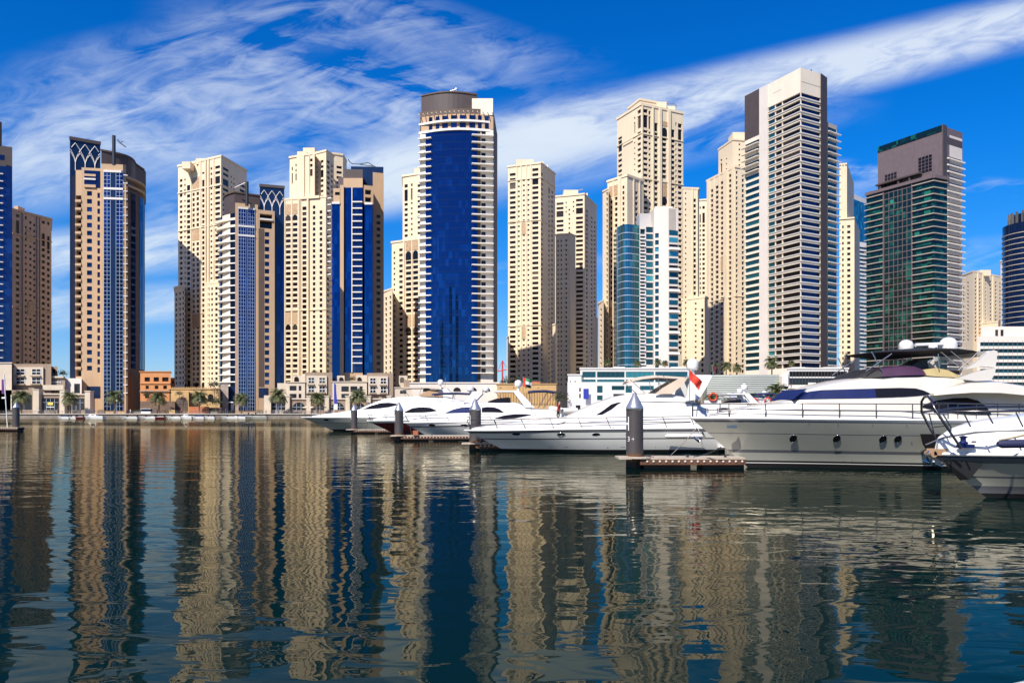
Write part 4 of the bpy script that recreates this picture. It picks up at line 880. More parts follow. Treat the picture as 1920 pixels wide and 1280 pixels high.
for x, X_ in ((636, 632), (670, 668)):
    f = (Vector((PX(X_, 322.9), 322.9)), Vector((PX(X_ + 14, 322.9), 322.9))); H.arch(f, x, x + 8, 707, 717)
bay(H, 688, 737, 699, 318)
H.blk(737, 772, 727, [(750, 762, [(732, 738)], 'shop_glass')], 'house_cream_shade', 319, 8, cap=.3); f = H.blk(748, 764, 704, [], 'house_cream_shade', 324, 8); H.arch(f, 750, 758, 707, 716); H.blk(757, 768, 712, [], 'house_taupe_shade', 322, 8)
for a, c in ((545, 576), (583, 610), (617, 649), (656, 688), (694, 726), (733, 764)): shopfront(H, a, c, 747, 313.5, True, 'house_taupe_shade', 2)
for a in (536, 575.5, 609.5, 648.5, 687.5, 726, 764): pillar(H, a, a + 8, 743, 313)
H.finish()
H = House('white_portal', 'low pale stone wing with a tall panel at the foot of the right tan tower', 505, 318, LG)
H.blk(495, 508, 741, [], 'house_cream_shade', 313, 5); f = shopfront(H, 506, 540, 746, 315, False, 'stone_grey', 2); H.finish()
H = House('quay_building', 'long low pale stone building with small dark arches below the big blue tower', 850, 330)
f = H.blk(768, 935, 718.5, [], 'white_concrete', 340, 14, cap=.5)
for a in (793, 820, 850, 880, 905): H.arch(f, a, a + 14, 726, 733)
H.finish()
H = House('gold_wall', 'golden stone quay building with ribbed face right of the big blue tower', 990, 335)
f = H.blk(932, 1043, 720, [(938, 940, [(726, 728)]), (962, 964, [(726, 728)]), (985, 987, [(726, 728)]), (1008, 1010, [(726, 728)])], 'gold_stone', 335, 14, cap=.3); b = MB()
for i in range(22): H.rib(b, f[0], f[1], 936 + i * 4.9, 938 + i * 4.9, H.z(757), H.z(735), .5)
H.part('rib_wall', 'gold_stone', b); H.blk(985, 1013, 715, [], 'terracotta', 342, 6, base=721); H.finish()

# glazed podium behind the express cruiser
H = House('glass_podium', 'low white podium building with teal glass strips under the teal and white block', 1180, 315)
f = H.blk(1088, 1292, 691.5, [(1092, 1117, [(696.5, 707.5), (711, 719)], 'win_teal'), (1119.5, 1171, [(696.5, 707.5), (711, 719)], 'win_teal'), (1173.5, 1226, [(696.5, 707.5), (711, 719)], 'win_teal'), (1228.5, 1289, [(696.5, 707.5), (711, 719)], 'win_teal')], 'white_paint', 318, 20, cap=.5)
f2 = H.blk(1064, 1292, 716, [(1086, 1089, [(727, 734), (738, 746)], 'win_dark'), (1119.5, 1130, [(723, 736), (741, 750)], 'win_teal'), (1147, 1171, [(723, 731)], 'win_teal'), (1173, 1185, [(723, 736)], 'win_teal'), (1200, 1226, [(723, 731)], 'win_teal'), (1150, 1170, [(738, 744)], 'win_dark'), (1240, 1280, [(723, 731)], 'win_teal')], 'white_paint', 315, 6)
H.blk(1065, 1090, 703, [(1068, 1071, [(714, 722)], 'win_teal'), (1077, 1080, [(714, 722)], 'win_teal')], 'white_paint', 317, 6, cap=.4)
b = MB()
for px in range(1100, 1290, 9): H.rib(b, f[0], f[1], px - .15, px + .15, H.z(719), H.z(696), -.1)
H.part('mullion_grid', 'mullion_dark', b)
for a, c in ((1150, 1172), (1203, 1226), (1258, 1281)): H.roofbox(a, c, 687.5, 691, 8, 4, 'white_paint')
H.finish()
b = MB(); b.box(PX(1094, 313), 313, PZ(748, 313), PX(1104, 313), 313.15, PZ(728.5, 313)); tag(b.build('banner', 'blue_cloth'), 'plain blue banner hanging on the white podium building', 'banner')
# ribbed wall
H = House('louvred_wall', 'long curved wall of pale horizontal louvres right of the glass podium', 1400, 318, cat='wall')
A, B_ = Vector((PX(1326, 322), 322)), Vector((PX(1462, 318), 318)); q = arc_pts(A, B_, 2.5, 12)
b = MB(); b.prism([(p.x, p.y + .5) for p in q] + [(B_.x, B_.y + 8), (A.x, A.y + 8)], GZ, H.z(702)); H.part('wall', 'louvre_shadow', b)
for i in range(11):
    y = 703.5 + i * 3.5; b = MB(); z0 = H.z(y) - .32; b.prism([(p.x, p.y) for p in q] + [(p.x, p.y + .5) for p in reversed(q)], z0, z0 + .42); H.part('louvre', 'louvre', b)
b = MB(); b.box(PX(1326, 327), 328, GZ, PX(1600, 334), 352, PZ(706, 330)); H.part('terrace', 'paving', b)
H.finish()
H = House('glass_pavilion', 'dark glazed pavilion on white piers below the striped tower', 1530, 316)
f = H.blk(1477, 1590, 691.5, [(1480, 1588, [(696, 706)], 'win_dark', .5), (1480, 1588, [(709, 722)], 'win_dark', .5)][:1] , 'white_paint', 318, 14, cap=.5); H.panel(f, 1480, 1588, 708.5, 721, 'shop_glass', 'glass_wall', .1)
b = MB()
for px in range(1480, 1590, 6): H.rib(b, f[0], f[1], px - .15, px + .15, H.z(721), H.z(696), .2)
H.part('mullion_grid', 'mullion_dark', b)
H.blk(1466, 1478, 698, [], 'white_paint', 316, 10); H.blk(1515, 1530, 717, [], 'white_paint', 314, 3); H.blk(1455, 1600, 724, [(1458, 1466, [(706, 708)])], 'white_paint', 316, 2, base=728)
for a, c in ((1485, 1510), (1545, 1575)): H.roofbox(a, c, 688, 691, 4, 4, 'white_paint')
H.finish()
H = House('glass_podium', 'white stepped office podium with teal strip windows at the right edge', 1880, 330)
f = H.blk(1832, 1990, 630, [(1838, 1985, rows(645, 12.5, 730, .58), 'win_teal', .8)], 'white_concrete', 345, 20); H.blk(1840, 1990, 612, [(1866, 1872, [(618, 630)]), (1876, 1882, [(618, 630)])], 'white_concrete', 349, 16)
b = MB()
for px in range(1845, 1990, 9): H.rib(b, f[0], f[1], px - .3, px + .3, H.z(735), H.z(640), -.3)
H.part('mullion_grid', 'mullion_dark', b); H.finish()

# crane far away in the gap
b = MB(); Yc = 900
b.tube([(PX(942, Yc), Yc, GZ), (PX(942, Yc), Yc, PZ(676, Yc))], .9, 4); b.tube([(PX(933, Yc), Yc, PZ(696, Yc)), (PX(952, Yc), Yc, PZ(692, Yc))], .6, 4); b.tube([(PX(942, Yc), Yc, PZ(676, Yc)), (PX(952, Yc), Yc, PZ(692, Yc))], .3, 4); b.tube([(PX(942, Yc), Yc, PZ(676, Yc)), (PX(933, Yc), Yc, PZ(696, Yc))], .3, 4)
tag(b.build('tower_crane', 'red_paint'), 'small red tower crane in the gap right of the big blue tower', 'crane')

# ------------------------------------------------------------------ palms
mat('palm_leaf', (.10, .12, .04), .7, isl=.45); mat('palm_dry', (.20, .14, .06), .8, isl=.3); mat('palm_trunk', (.16, .11, .07), .9, var=.3, vs=3); mat('leaf_dark', (.035, .055, .02), .7, isl=.5)
def palm_proto(seed, h, r):
    rnd = random.Random(seed); t = empty('palm_tree', (0, 0, 0)); b = MB()
    b.tube([(.1 * math.sin(i * .8 + seed), 0, h * i / 6) for i in range(7)], [.3 - .02 * i for i in range(7)], 8); b.build('trunk', 'palm_trunk', t)
    b = MB()
    for k in range(60):
        az = k * 2.39996 + rnd.uniform(-.2, .2); el = rnd.uniform(-.45, 1.25) if k > 8 else rnd.uniform(.9, 1.4); L = r * rnd.uniform(.8, 1.1); p = Vector((0, 0, h)); d = Vector((math.cos(az) * math.cos(el), math.sin(az) * math.cos(el), math.sin(el))); n = 8; mi = 1 if el < -.15 else 0
        side = Vector((-math.sin(az), math.cos(az), 0))
        for i in range(n):
            q = p + d * L / n; wd = r * .24 * math.sin(math.pi * (i + .7) / (n + .7)) + .04
            for sg in (1, -1):
                for m in (0, .5):
                    a = p + (q - p) * m; e = a + side * sg * wd + d * wd * .9 - Vector((0, 0, wd * .5)); b.add([a, a + (q - p) * .45, e], ((0, 1, 2),), mi)
            p = q; d = (d - Vector((0, 0, .17 + .04 * i))).normalized()
    b.build('crown', ['palm_leaf', 'palm_dry'], t); return t
protos = [palm_proto(3, 5.2, 3.5), palm_proto(8, 4.6, 3.2)]
pg = 'date palms along the far promenade'
spots = [(40, 'date palm before the townhouse row at the far left'), (131, 'date palm before the glazed shopfront left of the tan tower'), (215, 'date palm in front of the blue glass strip of the standalone tan tower'), (298, 'date palm in front of the orange building'), (374, 'date palm in front of the arcade wall'), (452, 'date palm at the foot of the tan tower with the right fin'), (522, 'date palm before the low pale stone wing'), (596, 'date palm just left of the blue feather flag'), (672, 'date palm between two arched shopfronts, right of the blue feather flag')]
PALMS = []
for i, (px, lab) in enumerate(spots):
    if i < 2: o = protos[i]
    else: o = copy_tree(protos[i % 2])
    Y = 304 + (i % 3); o.location = (PX(px, Y), Y, GZ); o.rotation_euler = (0, 0, i * 1.3); s_ = (1.2, 1.28, 1.22, 1.25, 1.18)[i % 5]; o.scale = (s_,) * 3; tag(o, lab, 'palm tree', pg)
up = [(1139, 'roof-terrace palm at the left end of the glass podium'), (1196, 'small roof-terrace palm in the middle of the glass podium'), (1234, 'roof-terrace palm below the white part of the teal block'), (1247, 'bushy roof-terrace palm below the strip balconies of the teal block'), (1287, 'palm at the right end of the glass podium roof'), (1340, 'palm above the louvred wall, nearest the radar dome'), (1362, 'second palm above the louvred wall, in tower shade'), (1382, 'sunlit palm above the louvred wall before the beige tower'), (1447, 'large full palm at the foot of the striped tower'), (1484, 'small palm on the glass pavilion roof')]
for i, (px, lab) in enumerate(up):
    o = copy_tree(protos[i % 2]); Y = 332; big = 1.15 if px == 1447 else (.85 if 1300 < px < 1470 else .6); zb = PZ(706, 330)
    if not 1300 < px < 1470: Y = 326; zb = PZ(691.5, 318)
    o.location = (PX(px, Y), Y, zb); o.scale = (big,) * 3; o.rotation_euler = (0, 0, i); tag(o, lab, 'palm tree', 'palms on the podium terraces')
for px, lab in ((1335, 'low palm behind the white radar arch of the express cruiser'), (1412, 'young palm on the quay below the louvred wall'), (1456, 'tallest quay palm below the right end of the louvred wall'), (1395, 'small quay palm beside a blue flag below the louvred wall')):
    o = copy_tree(protos[0]); o.location = (PX(px, 306), 306, GZ); s_ = 1.55 if px == 1456 else 1.05; o.scale = (s_,) * 3; tag(o, lab, 'palm tree', 'date palms on the right-hand quay')
def shrub(px, py, Y, r, lab, n=260):
    rnd = random.Random(int(px)); b = MB(); zc = PZ(py, Y)
    for i in range(n):
        th, ph = rnd.uniform(0, 6.283), math.acos(rnd.uniform(-.4, 1)); rr_ = r * rnd.uniform(.45, 1.05) * (.8 + .3 * math.sin(3 * th + px)); c = Vector((PX(px, Y) + rr_ * 1.3 * math.sin(ph) * math.cos(th), Y + rr_ * math.sin(ph) * math.sin(th), zc + rr_ * math.cos(ph)))
        a, e = Vector((rnd.uniform(-1, 1), rnd.uniform(-1, 1), rnd.uniform(-1, 1))) * r * .22, Vector((rnd.uniform(-1, 1), rnd.uniform(-1, 1), rnd.uniform(-1, 1))) * r * .22; b.add([c, c + a, c + e], ((0, 1, 2),))
    root = empty('shrub', (PX(px, Y), Y, zc - r), lab, 'shrub', 'shrubs between the quay buildings'); b.build('crown', 'leaf_dark', root, root.location)
    b = MB(); b.tube([(PX(px, Y), Y, zc - r * 2.2), (PX(px, Y), Y, zc + r * .4)], [.14, .05], 5); b.build('trunk', 'palm_trunk', root, root.location)
for a in ((590, 699, 326, 1.5, 'dark roof-garden shrub above the left bay of the townhouses'), (402, 722, 316, 2.2, 'dark bush above the arcade wall beside the grey pier'), (336, 738, 312, 1.3, 'bush over the gate arch of the arcade wall'), (405, 754, 307, 2.6, 'round bush at the right foot of the arcade wall'), (357, 741, 316, 1.5, 'bush in the middle of the arcade wall'), (276, 740, 316, 1.6, 'bush in front of the orange building, lower left'), (660, 711, 321, 1.4, 'roof shrub between two arches of the townhouses'), (623, 712, 322, 1.5, 'dark shrub in the gap left of the middle townhouses'), (1052, 745, 312, 3.0, 'green bush between the gold wall and the white podium'), (948, 716, 350, 2.4, 'dark tree in the gap right of the big blue tower'), (971, 714, 350, 2.2, 'dark tree at the foot of the slender beige tower'), (118, 700, 330, 1.8, 'roof shrub on the townhouse left of the tan tower'), (1370, 752, 308, 2.4, 'green bush on the quay beside the red lifebuoys')): shrub(*a)

# ------------------------------------------------------------------ promenade furniture
b = MB(); x0, x1 = PX(0, QY) - 20, PX(1000, QY) 
x = x0
while x < x1: b.box(x, QY + 5, GZ, x + .07, QY + 5.07, GZ + 1.1); x += 1.5
for z_ in (.45, .75, 1.08): b.box(x0, QY + 4.98, GZ + z_, x1, QY + 5.08, GZ + z_ + .05)
tag(b.build('promenade_railing', 'mullion_dark'), 'dark metal railing running along the whole far promenade', 'railing')
def lamp(px, lab):
    Y = 303; t = empty('street_lamp', (PX(px, Y), Y, GZ), lab, 'street lamp', 'white lamp posts on the far promenade'); o = t.location
    b = MB(); b.lathe([(.16, 0), (.1, .3), (.08, 4.6)], o, 8); b.build('post', 'steel', t, o)
    b = MB(); b.lathe([(.02, 4.6), (.32, 4.7), (.34, 4.95), (.02, 5.1)], o, 10); b.build('lamp_head', 'white_paint', t, o)
for px, lab in ((45, 'white lamp post right of the first palm, far left'), (219, 'white lamp post in front of the blue glass strip'), (375, 'white lamp post in front of the terracotta wall'), (522, 'white lamp post beside the palm before the stone wing')): lamp(px, lab)
def bollard(px, lab):
    o = Vector((PX(px, 300.8), 300.8, GZ)); b = MB(); b.lathe([(.28, -1.5), (.28, 1.4), (.02, 1.9)], o, 10); tag(b.build('mooring_post', 'dark_steel'), lab, 'mooring post', 'dark mooring posts at the far quay')
for px, lab in ((109, 'dark mooring post before the shop pillar on the far left quay'), (295, 'dark mooring post before the orange building'), (424, 'dark mooring post before the grey stone pier')): bollard(px, lab)
# ticket booth on the quay
t = empty('ticket_booth', (PX(273, 301.5), 301.5, GZ), 'small glazed white booth on the quay before the orange building', 'booth'); o = t.location
b = MB(); b.box(o.x - 1.8, o.y, GZ, o.x + 1.8, o.y + 2, GZ + .8); b.build('base', 'white_paint', t, o)
b = MB(); b.box(o.x - 1.7, o.y + .1, GZ + .8, o.x + 1.7, o.y + 1.9, GZ + 1.7); b.build('window', 'win_blue', t, o)
b = MB(); b.box(o.x - 1.95, o.y - .15, GZ + 1.7, o.x + 1.95, o.y + 2.1, GZ + 1.85); b.build('roof', 'white_paint', t, o)

# people on the quay: one skinned body each
def person(loc, lab, shirt, trousers, rz=0.0, group=None, lean=0.0, seated=False, pid=0):
    nm = 'cloth_%s_%d' % ('person', pid); m = bpy.data.materials.new(nm); m.use_nodes = True; g = G(m.node_tree); bs = g.n['Principled BSDF']; bs.inputs['Roughness'].default_value = .8
    z_ = g.sep(g.node('ShaderNodeTexCoord').outputs['Object'])[2]; c = g.mix(g.m('GREATER_THAN', z_, .9), (*trousers, 1), (*shirt, 1)); c = g.mix(g.m('GREATER_THAN', z_, 1.47), c, (.42, .25, .17, 1)); c = g.mix(g.m('GREATER_THAN', z_, 1.7), c, (.02, .015, .01, 1)); c = g.mix(g.m('LESS_THAN', z_, .07), c, (.02, .02, .02, 1)); g.l.new(c, bs.inputs['Base Color'])
    V = [(0, 0, .95, .15), (0, -lean * .5, 1.15, .14), (0, -lean, 1.38, .16), (0, -lean, 1.52, .065), (0, -lean - .02, 1.62, .1), (0, -lean - .01, 1.72, .09)]; E = [(0, 1), (1, 2), (2, 3), (3, 4), (4, 5)]
    for sg in (1, -1):
        k = len(V); V += [(sg * .19, -lean, 1.40, .065), (sg * .25, -.03, 1.14, .048), (sg * .24, -.13 - lean, .92, .036), (sg * .23, -.17 - lean, .84, .03)]; E += [(2, k), (k, k + 1), (k + 1, k + 2), (k + 2, k + 3)]
        k = len(V); st = .12 * sg; V += [(sg * .1, 0, .88, .1), (sg * .11, -st * .6, .5, .07), (sg * .12, st, .08, .05), (sg * .13, st - .14, .04, .045)]; E += [(0, k), (k, k + 1), (k + 1, k + 2), (k + 2, k + 3)]
    me = bpy.data.meshes.new('person'); me.from_pydata([q[:3] for q in V], E, []); o = bpy.data.objects.new('person', me); COL.objects.link(o); me.materials.append(m)
    sk = o.modifiers.new('skin', 'SKIN'); 
    for i, q in enumerate(V): me.skin_vertices[0].data[i].radius = (q[3], q[3])
    me.skin_vertices[0].data[0].use_root = True; sb = o.modifiers.new('sub', 'SUBSURF'); sb.levels = sb.render_levels = 1
    o.location = loc; o.rotation_euler = (0, 0, rz); return tag(o, lab, 'person', group)
def add_skin_layer(): pass
# ------------------------------------------------------------------ boats
mat('gelcoat', (.70, .69, .665), .22, var=.02, vs=.8, coat=.5); mat('gelcoat_grey_shade', (.33, .33, .285), .14, var=.05, vs=.7, coat=.6); mat('gelcoat_pale', (.60, .60, .57), .18, var=.04, vs=.7, coat=.5); mat('gelcoat_cream', (.56, .53, .47), .22, var=.03, vs=.6, coat=.5); mat('stripe_grey', (.10, .105, .115), .3, coat=.4)  # grey gelcoat puts the shade of the big yacht's white hull into its colour
mat('boot_black', (.012, .012, .013), .35); mat('hull_maroon', (.10, .012, .014), .2, coat=.6); mat('boat_glass', (.010, .009, .010), .08, spec=.3); mat('cover_blue', (.005, .014, .085), .6, var=.15, vs=2, spec=.15)
mat('canvas_black', (.010, .009, .010), .7); mat('canvas_purple', (.045, .014, .05), .7, var=.2, vs=1.5); mat('canvas_tan', (.36, .29, .14), .75, var=.2, vs=1.5); mat('canvas_beige', (.56, .46, .36), .8, var=.08, vs=1); mat('canvas_navy', (.01, .016, .06), .7); mat('canvas_brown', (.30, .19, .11), .8)
mat('chrome', (.60, .58, .56), .18, 1.0); mat('rail_dark', (.16, .15, .15), .25, .9); mat('teak', (.30, .19, .11), .7, var=.2, vs=4); mat('rubber_white', (.5, .47, .42), .5); mat('buoy_red', (.62, .07, .03), .5); mat('tube_grey', (.55, .55, .54), .55)
mat('deck_white', (.78, .77, .74), .5, var=.03, vs=1.5)
def smooth(x): x = max(0, min(1, x)); return x * x * (3 - 2 * x)
class Boat:
    def __init__(s, name, label, pxb, pyb, Yc, L, B, cat='yacht', group='motor yachts moored at the finger piers'):
        s.root = empty(name, (PX(pxb, Yc), Yc, 0), label, cat, group); s.L, s.B, s.Yc, s.pxb = L, B, Yc, pxb; s.Yn = Yc - B * .45; s.zb = PZ(pyb, Yc)
    def part(s, name, mats, mb, **kw): return mb.build(name, mats, s.root, **kw)
    def x(s, px, Y=None): return PX(px, Y or s.Yn) - PX(s.pxb, s.Yc)
    def z(s, py, Y=None): return PZ(py, Y or s.Yn)
    def half(s, t):
        t = max(0, t); f = (1 - (1 - min(1, t / .5)) ** 2) ** .95 if t < .5 else 1.0
        return s.B / 2 * f * (1 - .09 * smooth((t - .55) / .45))
    def sheer(s, t): return s.zb + (s.zm - s.zb) * smooth(t / .5) + (s.zst - s.zm) * smooth((t - .4) / .6)
    def hull(s, zm, zst, over, rws, mats, deck='deck_white'):
        """rws: (height fraction, width at bow, width aft, material below it) from the sheer down"""
        s.zm, s.zst, s.over = zm, zst, over; ts = [0, .004, .012, .03, .055, .09, .13, .18, .24, .31, .4, .5, .62, .75, .88, 1.0]; rings = []
        for t in ts:
            zs = s.sheer(t); hb = s.half(t); side = []
            for hf, wb, wa, mi in rws:
                wd = wb + (wa - wb) * smooth(t / .55); x = t * s.L + over * (1 - max(-.35, hf)) * (1 - t) ** 2.2 - (.02 * s.L * (1 - hf) if t == 1 else 0) * -1
                side.append((x, hb * wd, zs * hf))
            rings.append([(x, -y, z) for x, y, z in side] + [(side[-1][0], 0, side[-1][2] - .25)] + [(x, y, z) for x, y, z in reversed(side)])
        mi = [r[3] for r in rws[:-1]] + [rws[-1][3]] * 2 + [r[3] for r in reversed(rws[:-1])]
        b = MB(); b.loft(rings, closed=False, caps=False, row_mi=mi, smooth=True); b.add(rings[-1], [tuple(range(len(rings[-1])))], 0)
        o = s.part('hull', mats, b, weld=True)
        md = o.modifiers.new('edges', 'EDGE_SPLIT'); md.split_angle = R(28)
        b = MB(); dr = []
        for t in ts:
            hb, zs = s.half(t) * .985, s.sheer(t); dr.append([(t * s.L, -hb, zs - .03), (t * s.L, -hb * .5, zs + .03), (t * s.L, 0, zs + .05), (t * s.L, hb * .5, zs + .03), (t * s.L, hb, zs - .03)])
        b.loft(dr, closed=False, caps=False); s.part('deck', deck, b)
        b = MB(); pt = [(t * s.L, -s.half(t) * .99, s.sheer(t)) for t in reversed(ts)] + [(t * s.L, s.half(t) * .99, s.sheer(t)) for t in ts[1:]]; b.tube(pt, .055, 6); s.part('gunwale', 'gelcoat', b)
    def cabin(s, st, mt='gelcoat', name='cabin', crown=.05, cham=.12):
        """st: (px, half width at deck, py of base, half width of roof, py of roof)"""
        q = []; rings = []
        for a, wb, yb, wt, yt in st:
            Yq = s.Yc - min(wb, s.B * .45); x = s.x(a, Yq); lim = max(.12, s.half(x / s.L) * .88) if x < s.L * .45 else 99; k = min(1, lim / wb); q.append((x, wb * k, s.z(yb, Yq), wt * k, s.z(yt, Yq)))
        for x, wb, zb, wt, zt in q:
            h = zt - zb; rr_ = [(wb, zb), (wb + (wt - wb) * .5, zb + h * .5 * (1 - cham)), (wt, zt - cham * h), (wt * .95, zt - cham * h * .3), (wt * .84, zt), (wt * .4, zt + crown * .8), (0, zt + crown)]
            rings.append([(x, -y, z) for y, z in rr_] + [(x, y, z) for y, z in reversed(rr_[:-1])])
        b = MB(); b.loft(rings, smooth=True, closed=False); o = s.part(name, mt, b, weld=True); md = o.modifiers.new('edges', 'EDGE_SPLIT'); md.split_angle = R(38)
        def side(x, z):
            i = max(0, min(len(q) - 2, sum(1 for e in q if e[0] <= x) - 1)); A, Bq = q[i], q[i + 1]; f = max(0, min(1, (x - A[0]) / (Bq[0] - A[0]))); wb, zb, wt, zt = (A[k] + (Bq[k] - A[k]) * f for k in (1, 2, 3, 4))
            ztt = zt - cham * (zt - zb); g_ = (z - zb) / max(.01, ztt - zb); return wb + (wt - wb) * min(1, g_)
        return side
    def window(s, side, prof, mt='boat_glass', name='window', off=.025):
        """prof: (px, py low, py high)"""
        pr = [(s.x(a), s.z(l), s.z(h)) for a, l, h in prof]; full = []
        for (x0, l0, h0), (x1, l1, h1) in zip(pr, pr[1:]):
            n = max(1, int((x1 - x0) / .3)); full += [(x0 + (x1 - x0) * i / n, l0 + (l1 - l0) * i / n, h0 + (h1 - h0) * i / n) for i in range(n)]
        full.append(pr[-1])
        for sg in (-1, 1):
            b = MB(); rings = []
            for x, l, h in full:
                h = max(h, l + .01); yl, yh = side(x, l) + off, side(x, h) + off; rings.append([(x, sg * yl, l), (x, sg * yh, h), (x, sg * (yh - .06), h), (x, sg * (yl - .06), l)])
            b.loft(rings, smooth=False); s.part(name, mt, b)
    def porthole(s, px, py, w_, h, tw=1.0):
        x, z = s.x(px), s.z(py); t = x / s.L; zs = s.sheer(t); f = z / zs
        for sg in (-1, 1):
            y = sg * (s.half_at(t, f) + .003); b = MB(); n = 18; dyx = sg * (s.half_at(t + .02, f) - s.half_at(t - .02, f)) / (.04 * s.L); dyz = sg * (s.half_at(t, f + .05) - s.half_at(t, f - .05)) / (.1 * zs)
            P = [(x + w_ * math.cos(k * 6.28319 / n), z + h * math.sin(k * 6.28319 / n)) for k in range(n)]
            pt = [(px_, y + (px_ - x) * dyx + (pz_ - z) * dyz, pz_) for px_, pz_ in P]
            b.add([(a, yy_ + sg * .003, c) for a, yy_, c in pt], [tuple(range(n))]); o = s.part('porthole', 'boat_glass', b)
            b = MB(); b.tube(pt, .009, 5, closed=True); r_ = b.build('rim', 'chrome', o)
    def half_at(s, t, f):
        hb = s.half(t); R_ = s.rws
        for (a, wb, wa, _), (c, wb2, wa2, _2) in zip(R_, R_[1:]):
            if a >= f >= c:
                k = (a - f) / (a - c); u0 = wb + (wa - wb) * smooth(t / .55); u1 = wb2 + (wa2 - wb2) * smooth(t / .55); tt = t - s.over * (1 - f) * (1 - t) ** 2.2 / s.L; return s.half(tt) * (u0 + (u1 - u0) * k)
        return hb
    def rail(s, t0, t1, h0, h1, step, lean=0.0, mid=True, mt='rail_dark', inset=.93, r=.022):
        n = 26; top = []
        def pt(t, h): return (t * s.L - lean * h * .0, s.half(t) * inset, s.sheer(t) + h)
        for i in range(n + 1): t = t0 + (t1 - t0) * i / n; top.append(pt(t, h0 + (h1 - h0) * i / n))
        b = MB()
        for fr in ((1, .55) if mid else (1,)):
            pp = [(x, y, s.sheer(x / s.L) + (z - s.sheer(x / s.L)) * fr) for x, y, z in top]
            b.tube([(x, -y, z) for x, y, z in reversed(pp)] + [(x, y, z) for x, y, z in pp], r, 6)
        k = max(2, int((t1 - t0) * s.L / step))
        for i in range(k + 1):
            t = t0 + (t1 - t0) * i / k; x, y, z = pt(t, h0 + (h1 - h0) * i / k)
            for sg in (-1, 1): b.tube([(x + lean, sg * y, s.sheer(t)), (x, sg * y, z)], r, 5)
        s.part('railing', mt, b)
    def wing(s, outl, ys, th, mt='gelcoat', name='radar_arch', bar=None):
        """side plates with an outline traced in the boat's long profile, joined by a cross bar"""
        b = MB(); pr = [(s.x(a), s.z(c)) for a, c in outl]; zt = max(z for _, z in pr)
        for sg in (-1, 1):
            if not bar and sg == 1: s.part(name, mt, b, bevel=.03); b = MB()
            yo = lambda z: sg * (ys - .12 * (z - pr[0][1]))
            b.loft([[(x, yo(z) - th / 2, z) for x, z in pr], [(x, yo(z) + th / 2, z) for x, z in pr]], smooth=False)
        if bar: x0, x1, y0, y1 = s.x(bar[0]), s.x(bar[1]), s.z(bar[3]), s.z(bar[2]); b.box(x0, -ys + .1, y0, x1, ys - .1, y1)
        s.part(name, mt, b, bevel=.03)
    def canopy(s, st, hw, mt, name='bimini', th=.05, crown=.16):
        b = MB(); rings = []
        for a, y in st:
            x, z = s.x(a), s.z(y); up_ = [(x, hw * k / 4, z - crown * (k / 4) ** 2) for k in range(-4, 5)]; rings.append(up_ + [(p, q, r_ - th) for p, q, r_ in reversed(up_)])
        b.loft(rings); s.part(name, mt, b)
    def poles(s, prs, hw, r=.02, name='bimini_pole', mt='chrome'):
        for (a, y0), (c, y1) in prs:
            for sg in (-1, 1): b = MB(); b.tube([(s.x(a), sg * hw, s.z(y0)), (s.x(c), sg * hw, s.z(y1))], r, 5); s.part(name, mt, b)
    def dome(s, px, py, r, h=1.0, post=None, y=0.0):
        x, z = s.x(px), s.z(py); b = MB(); b.lathe([(.01, -r * .9 * h), (r * .82, -r * .9 * h), (r, -r * .5 * h), (r, r * .15 * h)] + [(max(.01, r * math.cos(i * .2618)), r * .15 * h + r * .8 * math.sin(i * .2618)) for i in range(1, 7)], (x, y, z), 18); o = s.part('radar_dome', 'gelcoat', b)
        if post: b = MB(); b.tube([(x, y, s.z(post)), (x, y, z - r * .8 * h)], [.16, .1], 8); b.build('dome_post', 'gelcoat', o)
    def patch(s, pts, mt, name):
        b = MB(); b.loft([pts, [(x, y, z - .03) for x, y, z in pts]], smooth=False); s.part(name, mt, b)
def start(Bt, *a):
    Bt.rws = a[3]; Bt.hull(*a)

# ---- big flybridge yacht
Y = Boat('motor_yacht', 'large white flybridge yacht with a black hardtop and flared hull greyed for shade', 1295, 783, 35.2, 21.5, 5.7)
start(Y, 2.08, 2.0, 2.5, [(1.0, 1, 1, 0), (.955, .98, .99, 1), (.925, .96, .985, 2), (.70, .76, .90, 3), (.685, .75, .895, 2), (.36, .42, .79, 3), (.30, .38, .775, 2), (.14, .26, .74, 4), (.10, .24, .735, 0), (.085, .235, .73, 4), (-.3, .1, .55, 4)], ['gelcoat', 'stripe_grey', 'gelcoat_grey_shade', 'stripe_grey', 'boot_black'])
for px in (1510, 1586, 1666, 1692): Y.porthole(px, 824, .135, .155)
b = MB(); xx, zz = Y.x(1740), Y.z(828); b.add([(xx - .35, -2.62, zz + .32), (xx + .5, -2.62, zz + .32), (xx + .5, -2.62, zz - .45), (xx - .05, -2.62, zz - .4), (xx - .25, -2.62, zz - .1)], [(0, 1, 2, 3, 4)]); Y.part('hull_window', 'boat_glass', b)
side = Y.cabin([(1332, .35, 784, .2, 780), (1370, 1.0, 786, .75, 771), (1402, 1.4, 788, 1.15, 764.5), (1466, 1.95, 789, 1.6, 756), (1503, 2.15, 790, 1.8, 749), (1532, 2.25, 790, 1.75, 729), (1560, 2.3, 790, 1.75, 720), (1600, 2.32, 790, 1.8, 711), (1640, 2.35, 790, 1.85, 705.5), (1690, 2.35, 790, 1.9, 702.5), (1735, 2.35, 790, 1.9, 702), (1790, 2.35, 790, 1.9, 703), (1880, 2.35, 790, 1.85, 712), (1990, 2.3, 790, 1.8, 728)], 'gelcoat_cream')
Y.window(side, [(1506, 748.5, 747.5), (1522, 747.5, 737), (1540, 747, 732), (1560, 746.5, 729.5), (1640, 745.5, 727.5), (1655, 745, 727)], 'cover_blue', 'window_cover', .03)
